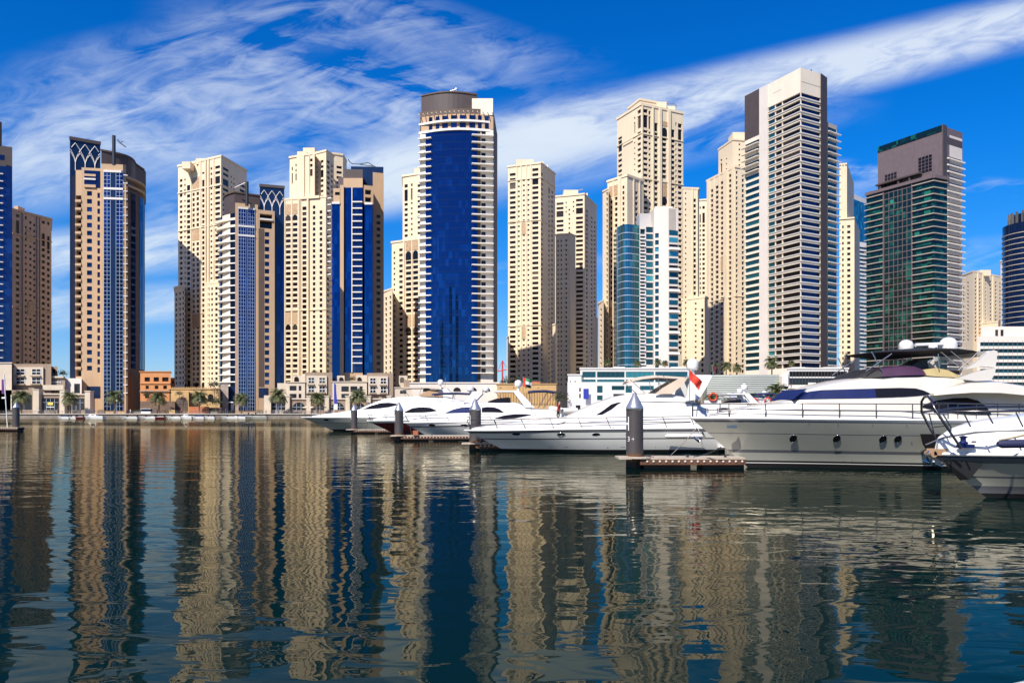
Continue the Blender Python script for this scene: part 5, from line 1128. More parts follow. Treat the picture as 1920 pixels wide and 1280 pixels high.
Y.window(side, [(1655, 745, 727), (1700, 743.5, 726), (1730, 741.5, 727), (1744, 740, 731), (1757, 738, 737)], 'boat_glass', 'saloon_window', .03)
Y.window(side, [(1735, 762.5, 761), (1750, 766, 755), (1770, 770, 749.5), (1800, 775, 745.5), (1825, 776.5, 745), (1845, 777, 750), (1858, 777, 760), (1866, 777, 774)], 'boat_glass', 'cabin_window', .04)
w0, w1 = Y.x(1505), Y.x(1531); Y.patch([(w0, -1.5, Y.z(749) + .05), (w1, -1.45, Y.z(730) + .07), (w1, 1.45, Y.z(730) + .07), (w0, 1.5, Y.z(749) + .05)], 'cover_blue', 'windscreen_cover')
Y.cabin([(1752, 2.45, 741, 2.4, 737), (1780, 2.65, 738.5, 2.55, 724), (1820, 2.75, 736, 2.6, 716), (1870, 2.75, 736.5, 2.6, 714), (1920, 2.7, 741, 2.5, 721), (2000, 2.6, 752, 2.4, 738)], mt='gelcoat_cream', name='flybridge_deck', crown=.03)
Y.cabin([(1598, 1.2, 712, 1.05, 710), (1625, 1.65, 709, 1.5, 697), (1655, 1.85, 706, 1.65, 690)], 'canvas_black', 'fly_windscreen'); Y.cabin([(1655, 1.86, 706, 1.66, 690), (1690, 1.9, 704, 1.65, 685.5), (1722, 1.9, 703, 1.6, 685), (1736, 1.85, 703, 1.55, 690)], 'canvas_purple', 'seat_cover')
Y.cabin([(1738, 1.85, 704, 1.6, 692), (1762, 1.85, 706, 1.6, 688), (1785, 1.85, 707, 1.6, 692), (1802, 1.8, 708, 1.6, 702)], 'canvas_tan', 'seat_cover'); Y.cabin([(1716, 1.2, 700, .9, 684), (1732, 1.0, 700, .7, 674), (1744, .8, 700, .6, 676)], 'stripe_grey', 'helm_console')
Y.wing([(1816, 692), (1838, 678), (1860, 660), (1872, 655), (1879, 657), (1877, 672), (1873, 688), (1845, 686)], 2.2, .28, 'gelcoat_cream', bar=(1862, 1878, 656, 664)); Y.wing([(1796, 709), (1830, 697), (1871, 689), (1868, 699), (1860, 713), (1830, 714)], 2.35, .3, 'gelcoat_cream', name='arch_base')
b = MB(); rg = []
for px, yt, yb, hw in ((1640, 657, 658, .5), (1662, 654, 659, 1.2), (1690, 651, 661, 1.7), (1720, 648, 665, 1.95), (1745, 646, 665, 2.05), (1775, 645.5, 661, 2.1), (1815, 648, 657, 2.0), (1845, 652, 656, 1.8), (1862, 655, 656.5, 1.5)):
    x, zt_, zb_ = Y.x(px), Y.z(yt), Y.z(yb); rg.append([(x, hw * math.cos(a), (zt_ + zb_) / 2 + (zt_ - zb_) / 2 * math.sin(a)) for a in [k * 6.28319 / 14 for k in range(14)]])
b.loft(rg); Y.part('hardtop', 'canvas_black', b)
Y.poles([((1652, 657), (1672, 696)), ((1690, 660), (1640, 694)), ((1779, 660), (1781, 692)), ((1774, 648), (1826, 690)), ((1800, 652), (1840, 684)), ((1858, 655), (1818, 692))], 1.75, .024, 'hardtop_pole')
Y.dome(1757, 639, .30, .9); Y.dome(1802, 643, .19, .9, y=-.4); Y.dome(1850, 636, .36, 1.25, y=.3)
b = MB(); b.tube([(Y.x(1776), 0, Y.z(637)), (Y.x(1842), .2, Y.z(634))], .085, 8); b.tube([(Y.x(1808), .1, Y.z(650)), (Y.x(1808), .1, Y.z(636))], .07, 6); b.tube([(Y.x(1818), -.8, Y.z(652)), (Y.x(1832), -.8, Y.z(632))], .02, 5); b.tube([(Y.x(1826), .8, Y.z(652)), (Y.x(1838), .8, Y.z(630))], .02, 5); Y.part('radar_scanner', 'gelcoat', b)
Y.rail(.004, .46, .62, .66, 1.25, 0, True); 
b = MB(); b.tube([(Y.x(1755), -2.6, Y.z(755)), (Y.x(1990), -2.6, Y.z(760))], .03, 6)
for px in (1760, 1795, 1830, 1870, 1910): b.tube([(Y.x(px), -2.6, Y.z(756)), (Y.x(px), -2.6, Y.z(779))], .02, 5)
Y.part('side_rail', 'rail_dark', b)
b = MB(); xx, zz = Y.x(1372, 34), Y.z(800, 34); b.box(xx - .12, -.95, zz - .06, xx + .28, -.86, zz + .07); Y.part('hawse_plate', 'chrome', b)
b = MB(); b.tube([(.5, 0, 1.55), (.62, -.02, 1.3), (.35, -.02, 1.15)], .05, 6); b.tube([(.2, -.25, 1.3), (.35, 0, 1.13), (.2, .25, 1.3)], .05, 6); Y.part('anchor', 'chrome', b)

# ---- white express cruiser
E = Boat('express_cruiser', 'long low white cruiser with beige bimini and a sloping blank windscreen, mid-picture', 871, 806.5, 49.5, 15.4, 4.5)
start(E, 1.41, 1.46, 2.6, [(1.0, 1, 1, 1), (.86, .92, .98, 0), (.62, .75, .93, 1), (.565, .71, .92, 0), (.13, .30, .82, 2), (-.3, .1, .6, 2)], ['gelcoat_pale', 'stripe_grey', 'boot_black'])
for px in (968, 1052, 1117, 1180): E.porthole(px, 814, .24, .085)
side = E.cabin([(884, .35, 807, .2, 803.5), (910, .95, 806, .7, 799), (935, 1.35, 805, 1.05, 796), (1000, 1.85, 805, 1.5, 789), (1062, 2.0, 805, 1.65, 783), (1084, 2.02, 805, 1.65, 772), (1118, 2.05, 805, 1.55, 757), (1152, 2.05, 805, 1.5, 744.5), (1180, 2.05, 805, 1.5, 739.5), (1215, 2.05, 805, 1.5, 737), (1265, 2.05, 805, 1.5, 738), (1298, 2.05, 805, 1.5, 746), (1325, 2.0, 805, 1.5, 764), (1335, 2.0, 805, 1.6, 790)])
E.window(side, [(1119, 777.5, 777), (1130, 777, 770.5), (1148, 767, 757.5), (1160, 757.5, 754), (1166, 754.5, 753.5)], 'boat_glass', 'window')
b = MB(); rr_ = [(E.x(px), -(side(E.x(px), E.z(y)) + .02), E.z(y)) for px, y in ((1190, 752), (1240, 753), (1290, 754), (1318, 759))]; b.tube(rr_, .022, 5); E.part('cover_seam', 'stripe_grey', b)
E.rail(.01, .88, .62, .72, 1.55, .28, True)
E.canopy([(1182, 711.5), (1192, 707), (1208, 703.5), (1235, 700.5), (1262, 702), (1292, 704)], 1.55, 'canvas_beige'); E.poles([((1184, 711), (1212, 736)), ((1236, 702), (1240, 736)), ((1246, 703), (1275, 734)), ((1290, 704), (1274, 734))], 1.5, .02)
E.wing([(1286, 752), (1312, 748), (1324, 730), (1339, 703), (1334, 702), (1302, 704), (1293, 722)], 1.75, .22, bar=(1304, 1336, 702, 706)); E.wing([(1230, 738), (1246, 726), (1276, 709), (1292, 708), (1284, 720), (1262, 738)], 1.62, .1, 'canvas_beige', 'windscreen_frame')
E.dome(1313, 679, .36, 1.1, 703)
b = MB(); b.box(15.2, -2.0, .32, 16.3, 2.0, .42); E.part('swim_platform', 'gelcoat', b, bevel=.03)
t = empty('fender', (0, 0, 0), 'long white fender hanging at the stern of the express cruiser', 'fender'); b = MB(); Yf = 47.0; t.location = (PX(1247, Yf), Yf, PZ(817, Yf)); b.tube([(0, 0, 0), (.12, 0, 0), (2.1, 0, 0), (2.25, 0, 0)], [.05, .12, .12, .05], 10); b.build('body', 'gelcoat', t)
b = MB(); b.tube([(2.0, 0, .1), (2.0, .2, .5)], .015, 4); b.build('rope', 'rail_dark', t)

def outlet(Bt, px, py, r=.022):
    x, z = Bt.x(px), Bt.z(py); y = Bt.half_at(x / Bt.L, z / Bt.sheer(x / Bt.L)); b = MB(); b.ball((x, -y + r * .6, z), r, 8); Bt.part('drain_outlet', 'boot_black', b)
for px, py in ((1031, 839), (1036, 839), (1060, 839), (1064, 839), (1140, 839), (1166, 838), (1169, 838), (1172, 838), (1230, 838), (1253, 837), (1144, 801), (1149, 801), (1246, 801), (1250, 801), (1254, 801)): outlet(E, px, py, .03)
for px, py in ((1530, 795), (1580, 795), (1640, 797), (1700, 797), (1718, 829), (1610, 868), (1625, 868)): outlet(Y, px, py, .018)
b = MB(); xx = E.x(1060); b.tube([(E.x(1045), -(side(E.x(1045), E.z(796)) + .02), E.z(796)), (E.x(1062), -(side(E.x(1062), E.z(790)) + .02), E.z(790))], .03, 5); E.part('deck_vent', 'stripe_grey', b)
b = MB()
for px in (962, 1020, 1100, 1150): x_ = E.x(px); b.box(x_ - .12, -E.half(x_ / E.L) * .93, E.sheer(x_ / E.L), x_ + .12, -E.half(x_ / E.L) * .9, E.sheer(x_ / E.L) + .07)
E.part('deck_cleat', 'chrome', b)['kind'] = 'stuff'
# ---- cruiser with blue windscreen cover
Cc = Boat('express_cruiser', 'white cruiser with blue windscreen cover and white radar arch, between two grey piles', 757, 792, 72, 15.4, 4.4)
rows_white = [(1.0, 1, 1, 0), (.80, .92, .99, 1), (.72, .86, .985, 2), (.30, .45, .95, 2), (.12, .28, .93, 3), (-.3, .1, .75, 3)]
start(Cc, 1.62, 1.62, 2.6, rows_white, ['gelcoat', 'stripe_grey', 'gelcoat_pale', 'boot_black'])
for px in (808, 870, 930): Cc.porthole(px, 797, .3, .11)
side = Cc.cabin([(768, .3, 792, .2, 788.5), (790, 1.1, 791, .85, 783), (815, 1.6, 790, 1.3, 777.5), (833, 1.75, 790, 1.45, 773), (850, 1.85, 790, 1.4, 764), (868, 1.9, 790, 1.4, 758), (890, 1.9, 790, 1.45, 753.5), (950, 1.9, 790, 1.45, 752.5), (970, 1.9, 790, 1.5, 755), (990, 1.9, 790, 1.6, 763), (1010, 1.9, 790, 1.65, 767), (1060, 1.85, 790, 1.6, 769.5)])
Cc.window(side, [(834, 774.5, 773.5), (848, 774.5, 767.5), (864, 774, 763), (885, 773.5, 762)], 'cover_blue', 'window_cover'); Cc.window(side, [(903, 772.5, 764), (912, 772.5, 762.5), (926, 772.5, 763), (936, 773, 766.5), (944, 773, 772)]); Cc.window(side, [(928, 784.5, 783.5), (945, 785, 778.5), (965, 784, 776), (985, 780, 776), (996, 777.5, 776.8)])
Cc.cabin([(915, 1.4, 754, 1.3, 752), (930, 1.45, 754, 1.3, 747), (950, 1.45, 754, 1.35, 744.5), (957, 1.45, 754, 1.35, 745)], 'boat_glass', 'windscreen', .02)
Cc.wing([(985, 764), (1003, 764), (990, 750), (974, 733), (962, 733), (966, 739)], 1.6, .2, bar=(926, 974, 731.5, 734.5)); Cc.canopy([(991, 731.5), (1005, 730), (1025, 729.5), (1044, 732)], 1.4, 'canvas_navy'); Cc.poles([((992, 732), (1000, 764)), ((1030, 731), (1010, 765)), ((1043, 732), (1020, 766)), ((927, 733), (940, 746))], 1.35)
Cc.dome(972, 717, .33, 1.0, 732); Cc.rail(.01, .5, .62, .66, 1.6, .3, True)
Cc.root['label'] = 'white cruiser with blue windscreen cover and white radar arch, between two grey piles'
for px, Yk, lab in ((1207, 82, 'white cruiser behind the express cruiser, its arch left of the red lifebuoys'), (1226, 96, 'white cruiser third in the row behind, arch above two red lifebuoys'), (1290, 108, 'far white cruiser with its arch just left of the big yacht windows')):
    c = copy_tree(Cc.root); c.location = (PX(px, Yk), Yk, 0); c['label'] = lab

# ---- maroon-bowed cruiser
M = Boat('express_cruiser', 'cruiser with dark maroon hull and navy bimini behind the second grey pile', 688, 788.5, 86, 15.5, 4.4)
start(M, 1.6, 1.6, 3.2, [(1.0, 1, 1, 0), (.86, .94, .99, 1), (.30, .45, .95, 1), (.12, .28, .93, 2), (-.3, .1, .75, 2)], ['gelcoat', 'hull_maroon', 'boot_black'])
side = M.cabin([(700, .35, 788, .2, 785), (722, 1.1, 787, .85, 780), (745, 1.6, 787, 1.3, 775), (757, 1.7, 787, 1.4, 771), (778, 1.85, 787, 1.4, 762), (800, 1.9, 787, 1.45, 756), (830, 1.9, 787, 1.5, 752.5), (875, 1.9, 787, 1.5, 752), (905, 1.9, 787, 1.5, 760), (940, 1.9, 787, 1.5, 766)])
M.window(side, [(757, 773.5, 772), (772, 773.5, 765), (790, 773, 762), (806, 772, 764), (818, 770, 769)]); M.canopy([(808, 737), (825, 735), (855, 734.5), (886, 736)], 1.5, 'canvas_navy'); M.poles([((810, 737), (822, 753)), ((850, 735), (846, 753)), ((884, 736), (870, 753))], 1.45)
M.wing([(868, 755), (888, 755), (905, 737), (896, 733), (884, 736)], 1.6, .2, bar=(886, 904, 733, 736)); M.dome(880, 727, .36, 1, 736); M.dome(910, 728, .3, 1, 735, .5); M.rail(.01, .5, .62, .66, 1.7, .3, True)

# ---- big far flybridge yacht
A_ = Boat('motor_yacht', 'long white flybridge yacht farthest left, beige bimini, sharp bow pointing left', 565, 782, 105, 21, 5.0)
start(A_, 1.75, 1.75, 4.2, [(1.0, 1, 1, 0), (.93, .97, .985, 1), (.62, .74, .92, 2), (.585, .72, .91, 1), (.25, .38, .82, 1), (.12, .28, .8, 3), (-.3, .1, .6, 3)], ['gelcoat', 'gelcoat_grey_shade', 'stripe_grey', 'boot_black'])
A_.porthole(608, 787, .38, .12)
side = A_.cabin([(585, .3, 783, .2, 779.5), (610, 1.1, 782, .85, 776), (640, 1.7, 782, 1.4, 771.5), (672, 2.0, 782, 1.65, 767), (690, 2.1, 782, 1.65, 758), (712, 2.15, 782, 1.65, 750), (745, 2.2, 782, 1.7, 743.5), (790, 2.2, 782, 1.7, 741.5), (835, 2.2, 782, 1.7, 744), (870, 2.2, 782, 1.7, 752)])
A_.window(side, [(679, 767.5, 766.5), (695, 766.5, 759.5), (712, 765, 755), (728, 763, 754.5), (740, 760, 756), (746, 758, 757.5)])
A_.canopy([(748, 728), (765, 725.5), (800, 725), (828, 728)], 1.8, 'canvas_beige', crown=.1); A_.cabin([(788, 1.7, 743, 1.5, 739), (805, 1.75, 743, 1.5, 730), (830, 1.75, 744, 1.4, 732)], 'canvas_brown', 'canvas_screen'); A_.cabin([(815, 1.6, 743, 1.4, 731), (838, 1.65, 744, 1.4, 728), (848, 1.6, 745, 1.4, 738)], 'gelcoat', 'arch_base')
A_.poles([((750, 728), (760, 742)), ((790, 725), (785, 742)), ((826, 728), (820, 742))], 1.7, .03); A_.dome(823, 715, .38, 1, 728); b = MB(); b.tube([(A_.x(831), .4, A_.z(726)), (A_.x(832), .4, A_.z(706))], .03, 5); A_.part('antenna', 'chrome', b); A_.rail(.02, .45, .62, .66, 2.2, .2, False)

# ---- foreground bow at the right edge
S = Boat('sport_boat', 'white bow with tall dark pulpit rail pushing in from the right edge', 1746, 850, 22.6, 11.5, 3.7, 'boat')
start(S, 1.31, 1.34, 1.55, [(1.0, 1, 1, 0), (.955, .985, .995, 1), (.925, .965, .985, 2), (.80, .84, .95, 3), (.50, .57, .86, 4), (.455, .53, .85, 3), (.27, .34, .80, 4), (.10, .2, .76, 5), (-.3, .08, .6, 5)], ['gelcoat', 'cover_blue', 'stripe_grey', 'gelcoat_grey_shade', 'stripe_grey', 'boot_black'])
side = S.cabin([(1770, .3, 853, .2, 846), (1782, .7, 853, .5, 836), (1800, 1.05, 853, .8, 824), (1840, 1.4, 853, 1.05, 808), (1880, 1.55, 853, 1.15, 797), (1920, 1.6, 853, 1.2, 789), (1990, 1.6, 853, 1.2, 780), (2100, 1.6, 853, 1.2, 760), (2250, 1.6, 853, 1.2, 750)])
b = MB(); b.tube([(S.x(px), -(side(S.x(px), S.z(y)) + .02), S.z(y)) for px, y in ((1793, 838), (1830, 822), (1880, 812), (1990, 806))], .02, 5); S.part('deck_line', 'stripe_grey', b)
def SP(px, py, y, Y=None): return (PX(px, S.Yc + y) - PX(1746, S.Yc), y, PZ(py, S.Yc + y))
b = MB()
b.tube([SP(1802, 840, -.75), SP(1775, 800, -.75), SP(1752, 765, -.68), SP(1746, 750, -.5), SP(1740, 743, -.2), SP(1733, 744, .15), SP(1728, 752, .4), SP(1728, 772, .55), SP(1745, 805, .6), SP(1762, 833, .6)], .035, 8)
b.tube([SP(1752, 772, -.6), SP(1790, 771, -1.1), SP(1850, 771, -1.45), SP(1925, 770, -1.55), SP(2060, 768, -1.6)], .032, 8); b.tube([SP(1730, 772, .5), SP(1790, 765, 1.1), SP(1860, 762, 1.5), SP(2060, 762, 1.6)], .03, 8)
b.tube([SP(1742, 775, .3), SP(1757, 832, .3)], .02, 6); b.tube([SP(1752, 800, .4), SP(1782, 797, -.7)], .02, 6); b.tube([SP(1768, 776, -.8), SP(1783, 800, -.9), SP(1782, 822, -1.0)], .022, 6)
for p, q_ in (((1808, 776), (1820, 800)), ((1851, 774), (1862, 794)), ((1905, 773), (1918, 800))): b.tube([SP(*p, -1.35), SP(*q_, -1.45)], .022, 6)
S.part('pulpit_rail', 'rail_dark', b)
b = MB(); b.box(-.04, -.2, 1.2, .6, .2, 1.27); b.box(-.04, -.2, 1.27, .55, -.16, 1.38); b.box(-.04, .16, 1.27, .55, .2, 1.38); b.tube([(-.02, -.2, 1.23), (-.02, .2, 1.23)], .09, 10); S.part('bow_roller', 'teak', b, bevel=.02)
b = MB(); b.tube([(-.05, 0, 1.3), (-.12, 0, 1.15), (.0, 0, 1.0), (.3, 0, .88)], .05, 8); b.tube([(-.08, -.28, 1.04), (.06, 0, .95), (-.08, .28, 1.04)], [.03, .06, .03], 8); S.part('anchor', 'chrome', b)
b = MB(); b.add([(.28, -.03, 1.1), (1.1, -.62, 1.0), (.85, -.42, .55), (.7, -.2, .5)], [(0, 1, 2, 3)]); S.part('bow_patch', 'boot_black', b)
b = MB(); c_ = SP(1806, 828, -.55); b.lathe([(.1, -.08), (.13, -.02), (.07, .02), (.07, .1), (.12, .14), (.02, .17)], c_, 12); b.box(c_[0] - .12, c_[1] - .12, c_[2] - .16, c_[0] + .25, c_[1] + .12, c_[2] - .07); S.part('windlass', 'cover_blue', b)
b = MB(); c_ = SP(1826, 830, -.7); b.lathe([(.01, 0), (.06, .01), (.06, .04), (.01, .06)], c_, 10); S.part('deck_cleat', 'rail_dark', b)
t = empty('fender', SP(1874, 832, -1.7), 'dark blue fender with rope lying on the right-edge bow', 'fender'); t.location = Vector(t.location) + S.root.location; b = MB(); b.tube([(-.05, 0, 0), (.05, 0, 0), (1.5, 0, .02), (1.7, 0, .02)], [.06, .11, .11, .06], 12); b.build('body', 'canvas_navy', t); b = MB(); b.tube([(0, 0, .1), (.4, .2, .14), (1.0, .35, .25)], .025, 6); b.build('rope', 'canvas_tan', t)

# tiny white tender tip in the lower right corner
D = Boat('dinghy', 'tip of a pale dinghy cut off by the lower right corner', 1800, 1326, 5.7, 3.0, .9, 'dinghy', None)
start(D, D.zb + .07, D.zb + .1, .35, [(1.0, 1, 1, 0), (.75, .95, .99, 0), (.4, .7, .95, 0), (-.2, .3, .8, 0)], ['gelcoat'])

# ------------------------------------------------------------------ inflatable with outboard on the stern of the cruiser
t = empty('inflatable_dinghy', (PX(1048, 71), 71, 1.55), 'grey inflatable dinghy with outboard behind the blue-covered cruiser', 'dinghy')
b = MB(); b.tube([(1.6, -.7, 1.0), (.3, -.7, 1.0), (-.5, -.35, 1.15), (-.75, 0, 1.2), (-.5, .35, 1.15), (.3, .7, 1.0), (1.6, .7, 1.0)], .26, 10); b.build('tube', 'tube_grey', t)
b = MB(); b.box(-.3, -.5, .72, 1.5, .5, .85); b.build('floor', 'stripe_grey', t); b = MB(); b.box(1.5, -.2, .9, 1.9, .2, 1.5); b.box(1.62, -.07, .35, 1.78, .07, .9); b.build('outboard', 'boot_black', t, bevel=.04)
b = MB(); b.box(-.8, -1.2, .1, 2.2, 1.2, .2); b.tube([(-.2, 0, .2), (-.2, 0, .75)], .06, 6); b.tube([(1.2, 0, .2), (1.2, 0, .75)], .06, 6); b.build('cradle', 'gelcoat', t)

# ------------------------------------------------------------------ piles and finger piers
mat('pile_grey', (.055, .048, .048), .5, var=.12, vs=1.2, streaks=.3); mat('pile_foot', (.10, .045, .02), .8, var=.4, vs=2.5); mat('galvanised', (.52, .52, .53), .28, .75, var=.06, vs=2); mat('mark_white', (.75, .75, .73), .6); mat('rust_beam', (.10, .042, .02), .75, var=.35, vs=1.2, streaks=.3); mat('deck_board', (.40, .34, .275), .8, var=.15, vs=2); mat('float_dark', (.025, .02, .018), .8, var=.3, vs=2)
def pile(px, Y, lab, top=3.28, mark=True, num=None, r=.375):
    t = empty('mooring_pile', (PX(px, Y), Y, 0), lab, 'pile', 'steel mooring piles with cone caps')
    b = MB(); b.lathe([(r, .62), (r, top - .78)], n=28); b.build('post', 'pile_grey', t); b = MB(); b.lathe([(r * 1.005, -2), (r * 1.005, .62)], n=28); b.build('foot', 'pile_foot', t); b = MB(); b.lathe([(r * 1.02, -.1), (r * 1.03, .1), (r * 1.01, .26)], n=28); b.build('tide_mark', 'float_dark', t)
    b = MB(); b.lathe([(r, top - .78), (r * 1.02, top - .78), (r * 1.02, top - .66), (r * .97, top - .62), (.07, top - .05), (.01, top)], n=28); b.build('cone_cap', 'galvanised', t)
    def strip(a0, a1, z0, z1, name='mark'):
        b = MB(); n = 8; P = [(-math.pi / 2 + (a0 + (a1 - a0) * i / n)) for i in range(n + 1)]
        b.loft([[(rr * math.cos(a), rr * math.sin(a), z) for a in P] for rr, z in ((r + .006, z0), (r + .006, z1))], closed=False, caps=False); return b.build(name, 'mark_white', t)
    if mark:
        strip(-1.0, -.86, 1.62, 2.22); strip(-1.42, -1.0, 1.86, 1.96); strip(-1.56, -1.42, 1.62, 2.22)
    if num:
        c = bpy.data.curves.new('number', 'FONT'); c.body = num; c.size = .30; c.align_x = 'CENTER'; tmp = bpy.data.objects.new('number', c); COL.objects.link(tmp); me = bpy.data.meshes.new_from_object(tmp); bpy.data.objects.remove(tmp); o = bpy.data.objects.new('number', me); COL.objects.link(o); me.materials.clear(); me.materials.append(MATS['mark_white']); o.parent = t
        a = -math.pi / 2 - .88; o.location = ((r + .012) * math.cos(a), (r + .012) * math.sin(a), 1.15); o.rotation_euler = (R(90), 0, a + math.pi / 2)
        b = MB()
        def C_(a, z): return ((r + .008) * math.cos(a - math.pi / 2), (r + .008) * math.sin(a - math.pi / 2), z)
        b.tube([C_(-.5, 1.25), C_(-.35, 1.25), C_(-.22, 1.25)], .012, 5); b.tube([C_(-.34, 1.32), C_(-.22, 1.25), C_(-.34, 1.18)], .012, 5); b.build('arrow', 'mark_white', t)
    return t
# towers across the water, behind the viewer: they show as dark shapes mirrored in the glass fronts
for px_, w_, d_, h_, lab in ((-316, 34, -95, 105, 'brown tower on the near shore mirrored in the big blue glass front'), (-140, 24, -150, 128, 'taller dark tower on the near shore mirrored in the glass fronts'), (-235, 22, -150, 150, 'wide near-shore tower mirrored in the glass of the left towers')):
    t = empty('shore_tower', (px_, d_, 0), lab, 'tower', 'towers on the near shore'); b = MB(); b.box(-w_ / 2, -12, 0, w_ / 2, 12, h_); b.build('wall', 'brown', t); b = MB(); b.box(-w_ * .3, -8, h_, w_ * .3, 8, h_ + 8); b.build('roof_block', 'mauve', t)
pile(1190, 35, 'nearest grey mooring pile with white number and arrow, left of the big yacht', num='3')
pile(891, 51, 'grey mooring pile left of the long express cruiser bow'); pile(748, 68, 'grey mooring pile before the maroon hull'); pile(664, 92, 'grey mooring pile before the farthest flybridge yacht', top=3.35)
pile(30, 104, 'dark mooring pile alone on the far left pontoon', top=3.75, mark=False, r=.42)
def finger(px, px1, Y, lab, L=None, z=.45):
    x0, x1 = PX(px, Y), PX(px1, Y) if L is None else PX(px, Y) + L; t = empty('finger_pier', ((x0 + x1) / 2, Y, 0), lab, 'pier', 'floating finger piers'); o = t.location
    b = MB(); b.box(x0, Y - .45, z - .05, x1, Y + 1.0, z + .03); b.build('deck', 'deck_board', t, o, bevel=.01)
    b = MB(); b.box(x0 + .9, Y - .5, z - .28, x1, Y - .36, z - .05); b.box(x0 + .9, Y + .9, z - .28, x1, Y + 1.02, z - .05); b.build('rubbing_beam', 'rust_beam', t, o)
    b = MB(); x = x0 + 1.2
    while x < x1 - .1: b.ball((x, Y - .5, z - .14), .055, 8); x += .27
    k = b.build('rivet', 'rubber_white', t, o); k['kind'] = 'stuff'
    x = x0 + 1.1
    while x < x1 - 1: b = MB(); b.box(x, Y - .3, -.5, min(x + 2.0, x1), Y + .85, z - .28); b.build('float', 'float_dark', t, o, bevel=.05); x += 2.5
    for fx in (.25, .55, .85):
        b = MB(); cx_ = x0 + (x1 - x0) * fx; b.box(cx_ - .05, Y - .3, z + .03, cx_ + .05, Y - .24, z + .1); b.tube([(cx_ - .16, Y - .27, z + .12), (cx_ + .16, Y - .27, z + .12)], .03, 6); b.build('cleat', 'dark_steel', t, o)
    b = MB(); b.lathe([(.5, z - .02), (.62, z - .02), (.62, z + .06), (.5, z + .06)], (PX(px, Y) + .95, Y, 0), 20, smooth=False); b.build('pile_collar', 'deck_board', t, o)
    return t
finger(1158, 1392, 34.6, 'rust-brown finger pier with white studs ending at the big yacht bow')
finger(866, 900, 50.6, 'short dark pier end around the pile at the express cruiser bow', L=3.0); finger(733, 890, 67.6, 'finger pier with studs below the blue-covered cruiser', L=14); finger(650, 760, 91.6, 'finger pier at the bow of the farthest flybridge yacht', L=12)
finger(-80, 37, 103.6, 'pontoon at the far left edge with the lone pile')
b = MB(); b.box(PX(774, 66.9), 66.9, .5, PX(784, 66.9), 67.4, .88); tag(b.build('dock_box', 'terracotta', bevel=.04), 'small red box on the finger pier below the blue-covered cruiser', 'box')
# mast with pennants on the left pontoon
t = empty('flag_mast', (PX(14, 103.8), 103.8, .48), 'thin white leaning mast with purple bunting on the far left pontoon', 'mast'); o = t.location
b = MB(); b.tube([(o.x, o.y, .48), (PX(7.5, 103.8), o.y, PZ(702, 103.8))], .07, 6); b.build('pole', 'gelcoat', t, o)
mat('purple_cloth', (.10, .02, .16), .8)
b = MB(); b.box(PX(3, 103.8), o.y, PZ(738, 103.8), PX(9.5, 103.8), o.y + .05, PZ(711, 103.8)); b.build('pennant', 'purple_cloth', t, o); b = MB(); b.box(PX(4, 103.8), o.y - .1, PZ(747, 103.8), PX(11, 103.8), o.y + .1, PZ(744, 103.8)); b.build('spreader', 'gelcoat', t, o)
# mooring ropes
def rope(p, q, sag, lab):
    p, q = Vector(p), Vector(q); b = MB(); b.tube([p + (q - p) * i / 8 - Vector((0, 0, sag * math.sin(math.pi * i / 8))) for i in range(9)], .02, 5); tag(b.build('mooring_rope', 'rail_dark'), lab, 'rope', 'mooring ropes')
rope((PX(1306, 35), 34.9, 1.75), (PX(1255, 34.6), 34.6, .5), .05, 'dark rope from the big yacht bow down to the studded pier'); rope((PX(1352, 33.6), 33.6, .95), (PX(1300, 34.4), 34.4, .5), .08, 'second lower rope between the big yacht stem and the studded pier')
rope((PX(770, 71), 70.3, 1.45), (PX(772, 67.5), 67.5, .5), .05, 'thin rope from the blue-covered cruiser bow to its pier'); rope((PX(690, 86), 85.9, 1.4), (PX(684, 91.5), 91.5, .5), .1, 'thin rope at the maroon bow')
# flags
mat('flag_red', (.72, .045, .02), .7, var=.25, vs=3); mat('flag_white', (.8, .8, .8), .7); mat('flag_green', (.02, .22, .07), .7)
def flag(px, py0, py1, Y, w_, h, mt, lab, z0=None, droop=.8, stripe=None):
    t = empty('flag', (PX(px, Y), Y, PZ(py0, Y)), lab, 'flag', 'flags on the moored boats'); H_ = PZ(py1, Y) - PZ(py0, Y)
    b = MB(); b.tube([(0, 0, 0), (-.03, 0, H_)], .022, 6); b.build('pole', 'chrome', t)
    b = MB(); n = 10; rg = []
    for i in range(n + 1):
        s_ = i / n; rg.append([(w_ * s_ * (1 - .25 * droop * k), .12 * math.sin(s_ * 7 + k * 2) * s_, H_ - .05 - h * k * (1 - .1 * s_) - droop * w_ * s_ * .9) for k in (0, .33, .66, 1.0)])
    b.loft(rg, closed=False, caps=False); 
    if stripe: b.mi = [(0 if f // 3 < 3 else (2, 1, 3)[f % 3]) for f in range(len(b.f))]
    b.build('cloth', [mt] + (stripe or []), t); return t
flag(1293, 752, 692, 46.5, .75, .55, 'flag_red', 'bright red flag drooping from a pole at the express cruiser stern', droop=1.0)
flag(1337, 704, 684, 48.5, .3, .32, 'hull_maroon', 'small dark red ensign on the tip of the white radar arch', droop=.5); flag(981, 737, 706, 69, .75, .8, 'flag_red', 'red white and green flag beside the blue-covered cruiser dome', droop=.35, stripe=['flag_white', 'flag_green', 'boot_black'])
t = empty('feather_flag', (PX(626, 304), 304, GZ), 'tall blue feather flag with a white foot on a white pole', 'flag'); o = t.location; b = MB(); b.tube([(o.x, o.y, GZ), (o.x, o.y, PZ(716, 304))], .1, 6); b.build('pole', 'white_paint', t, o)
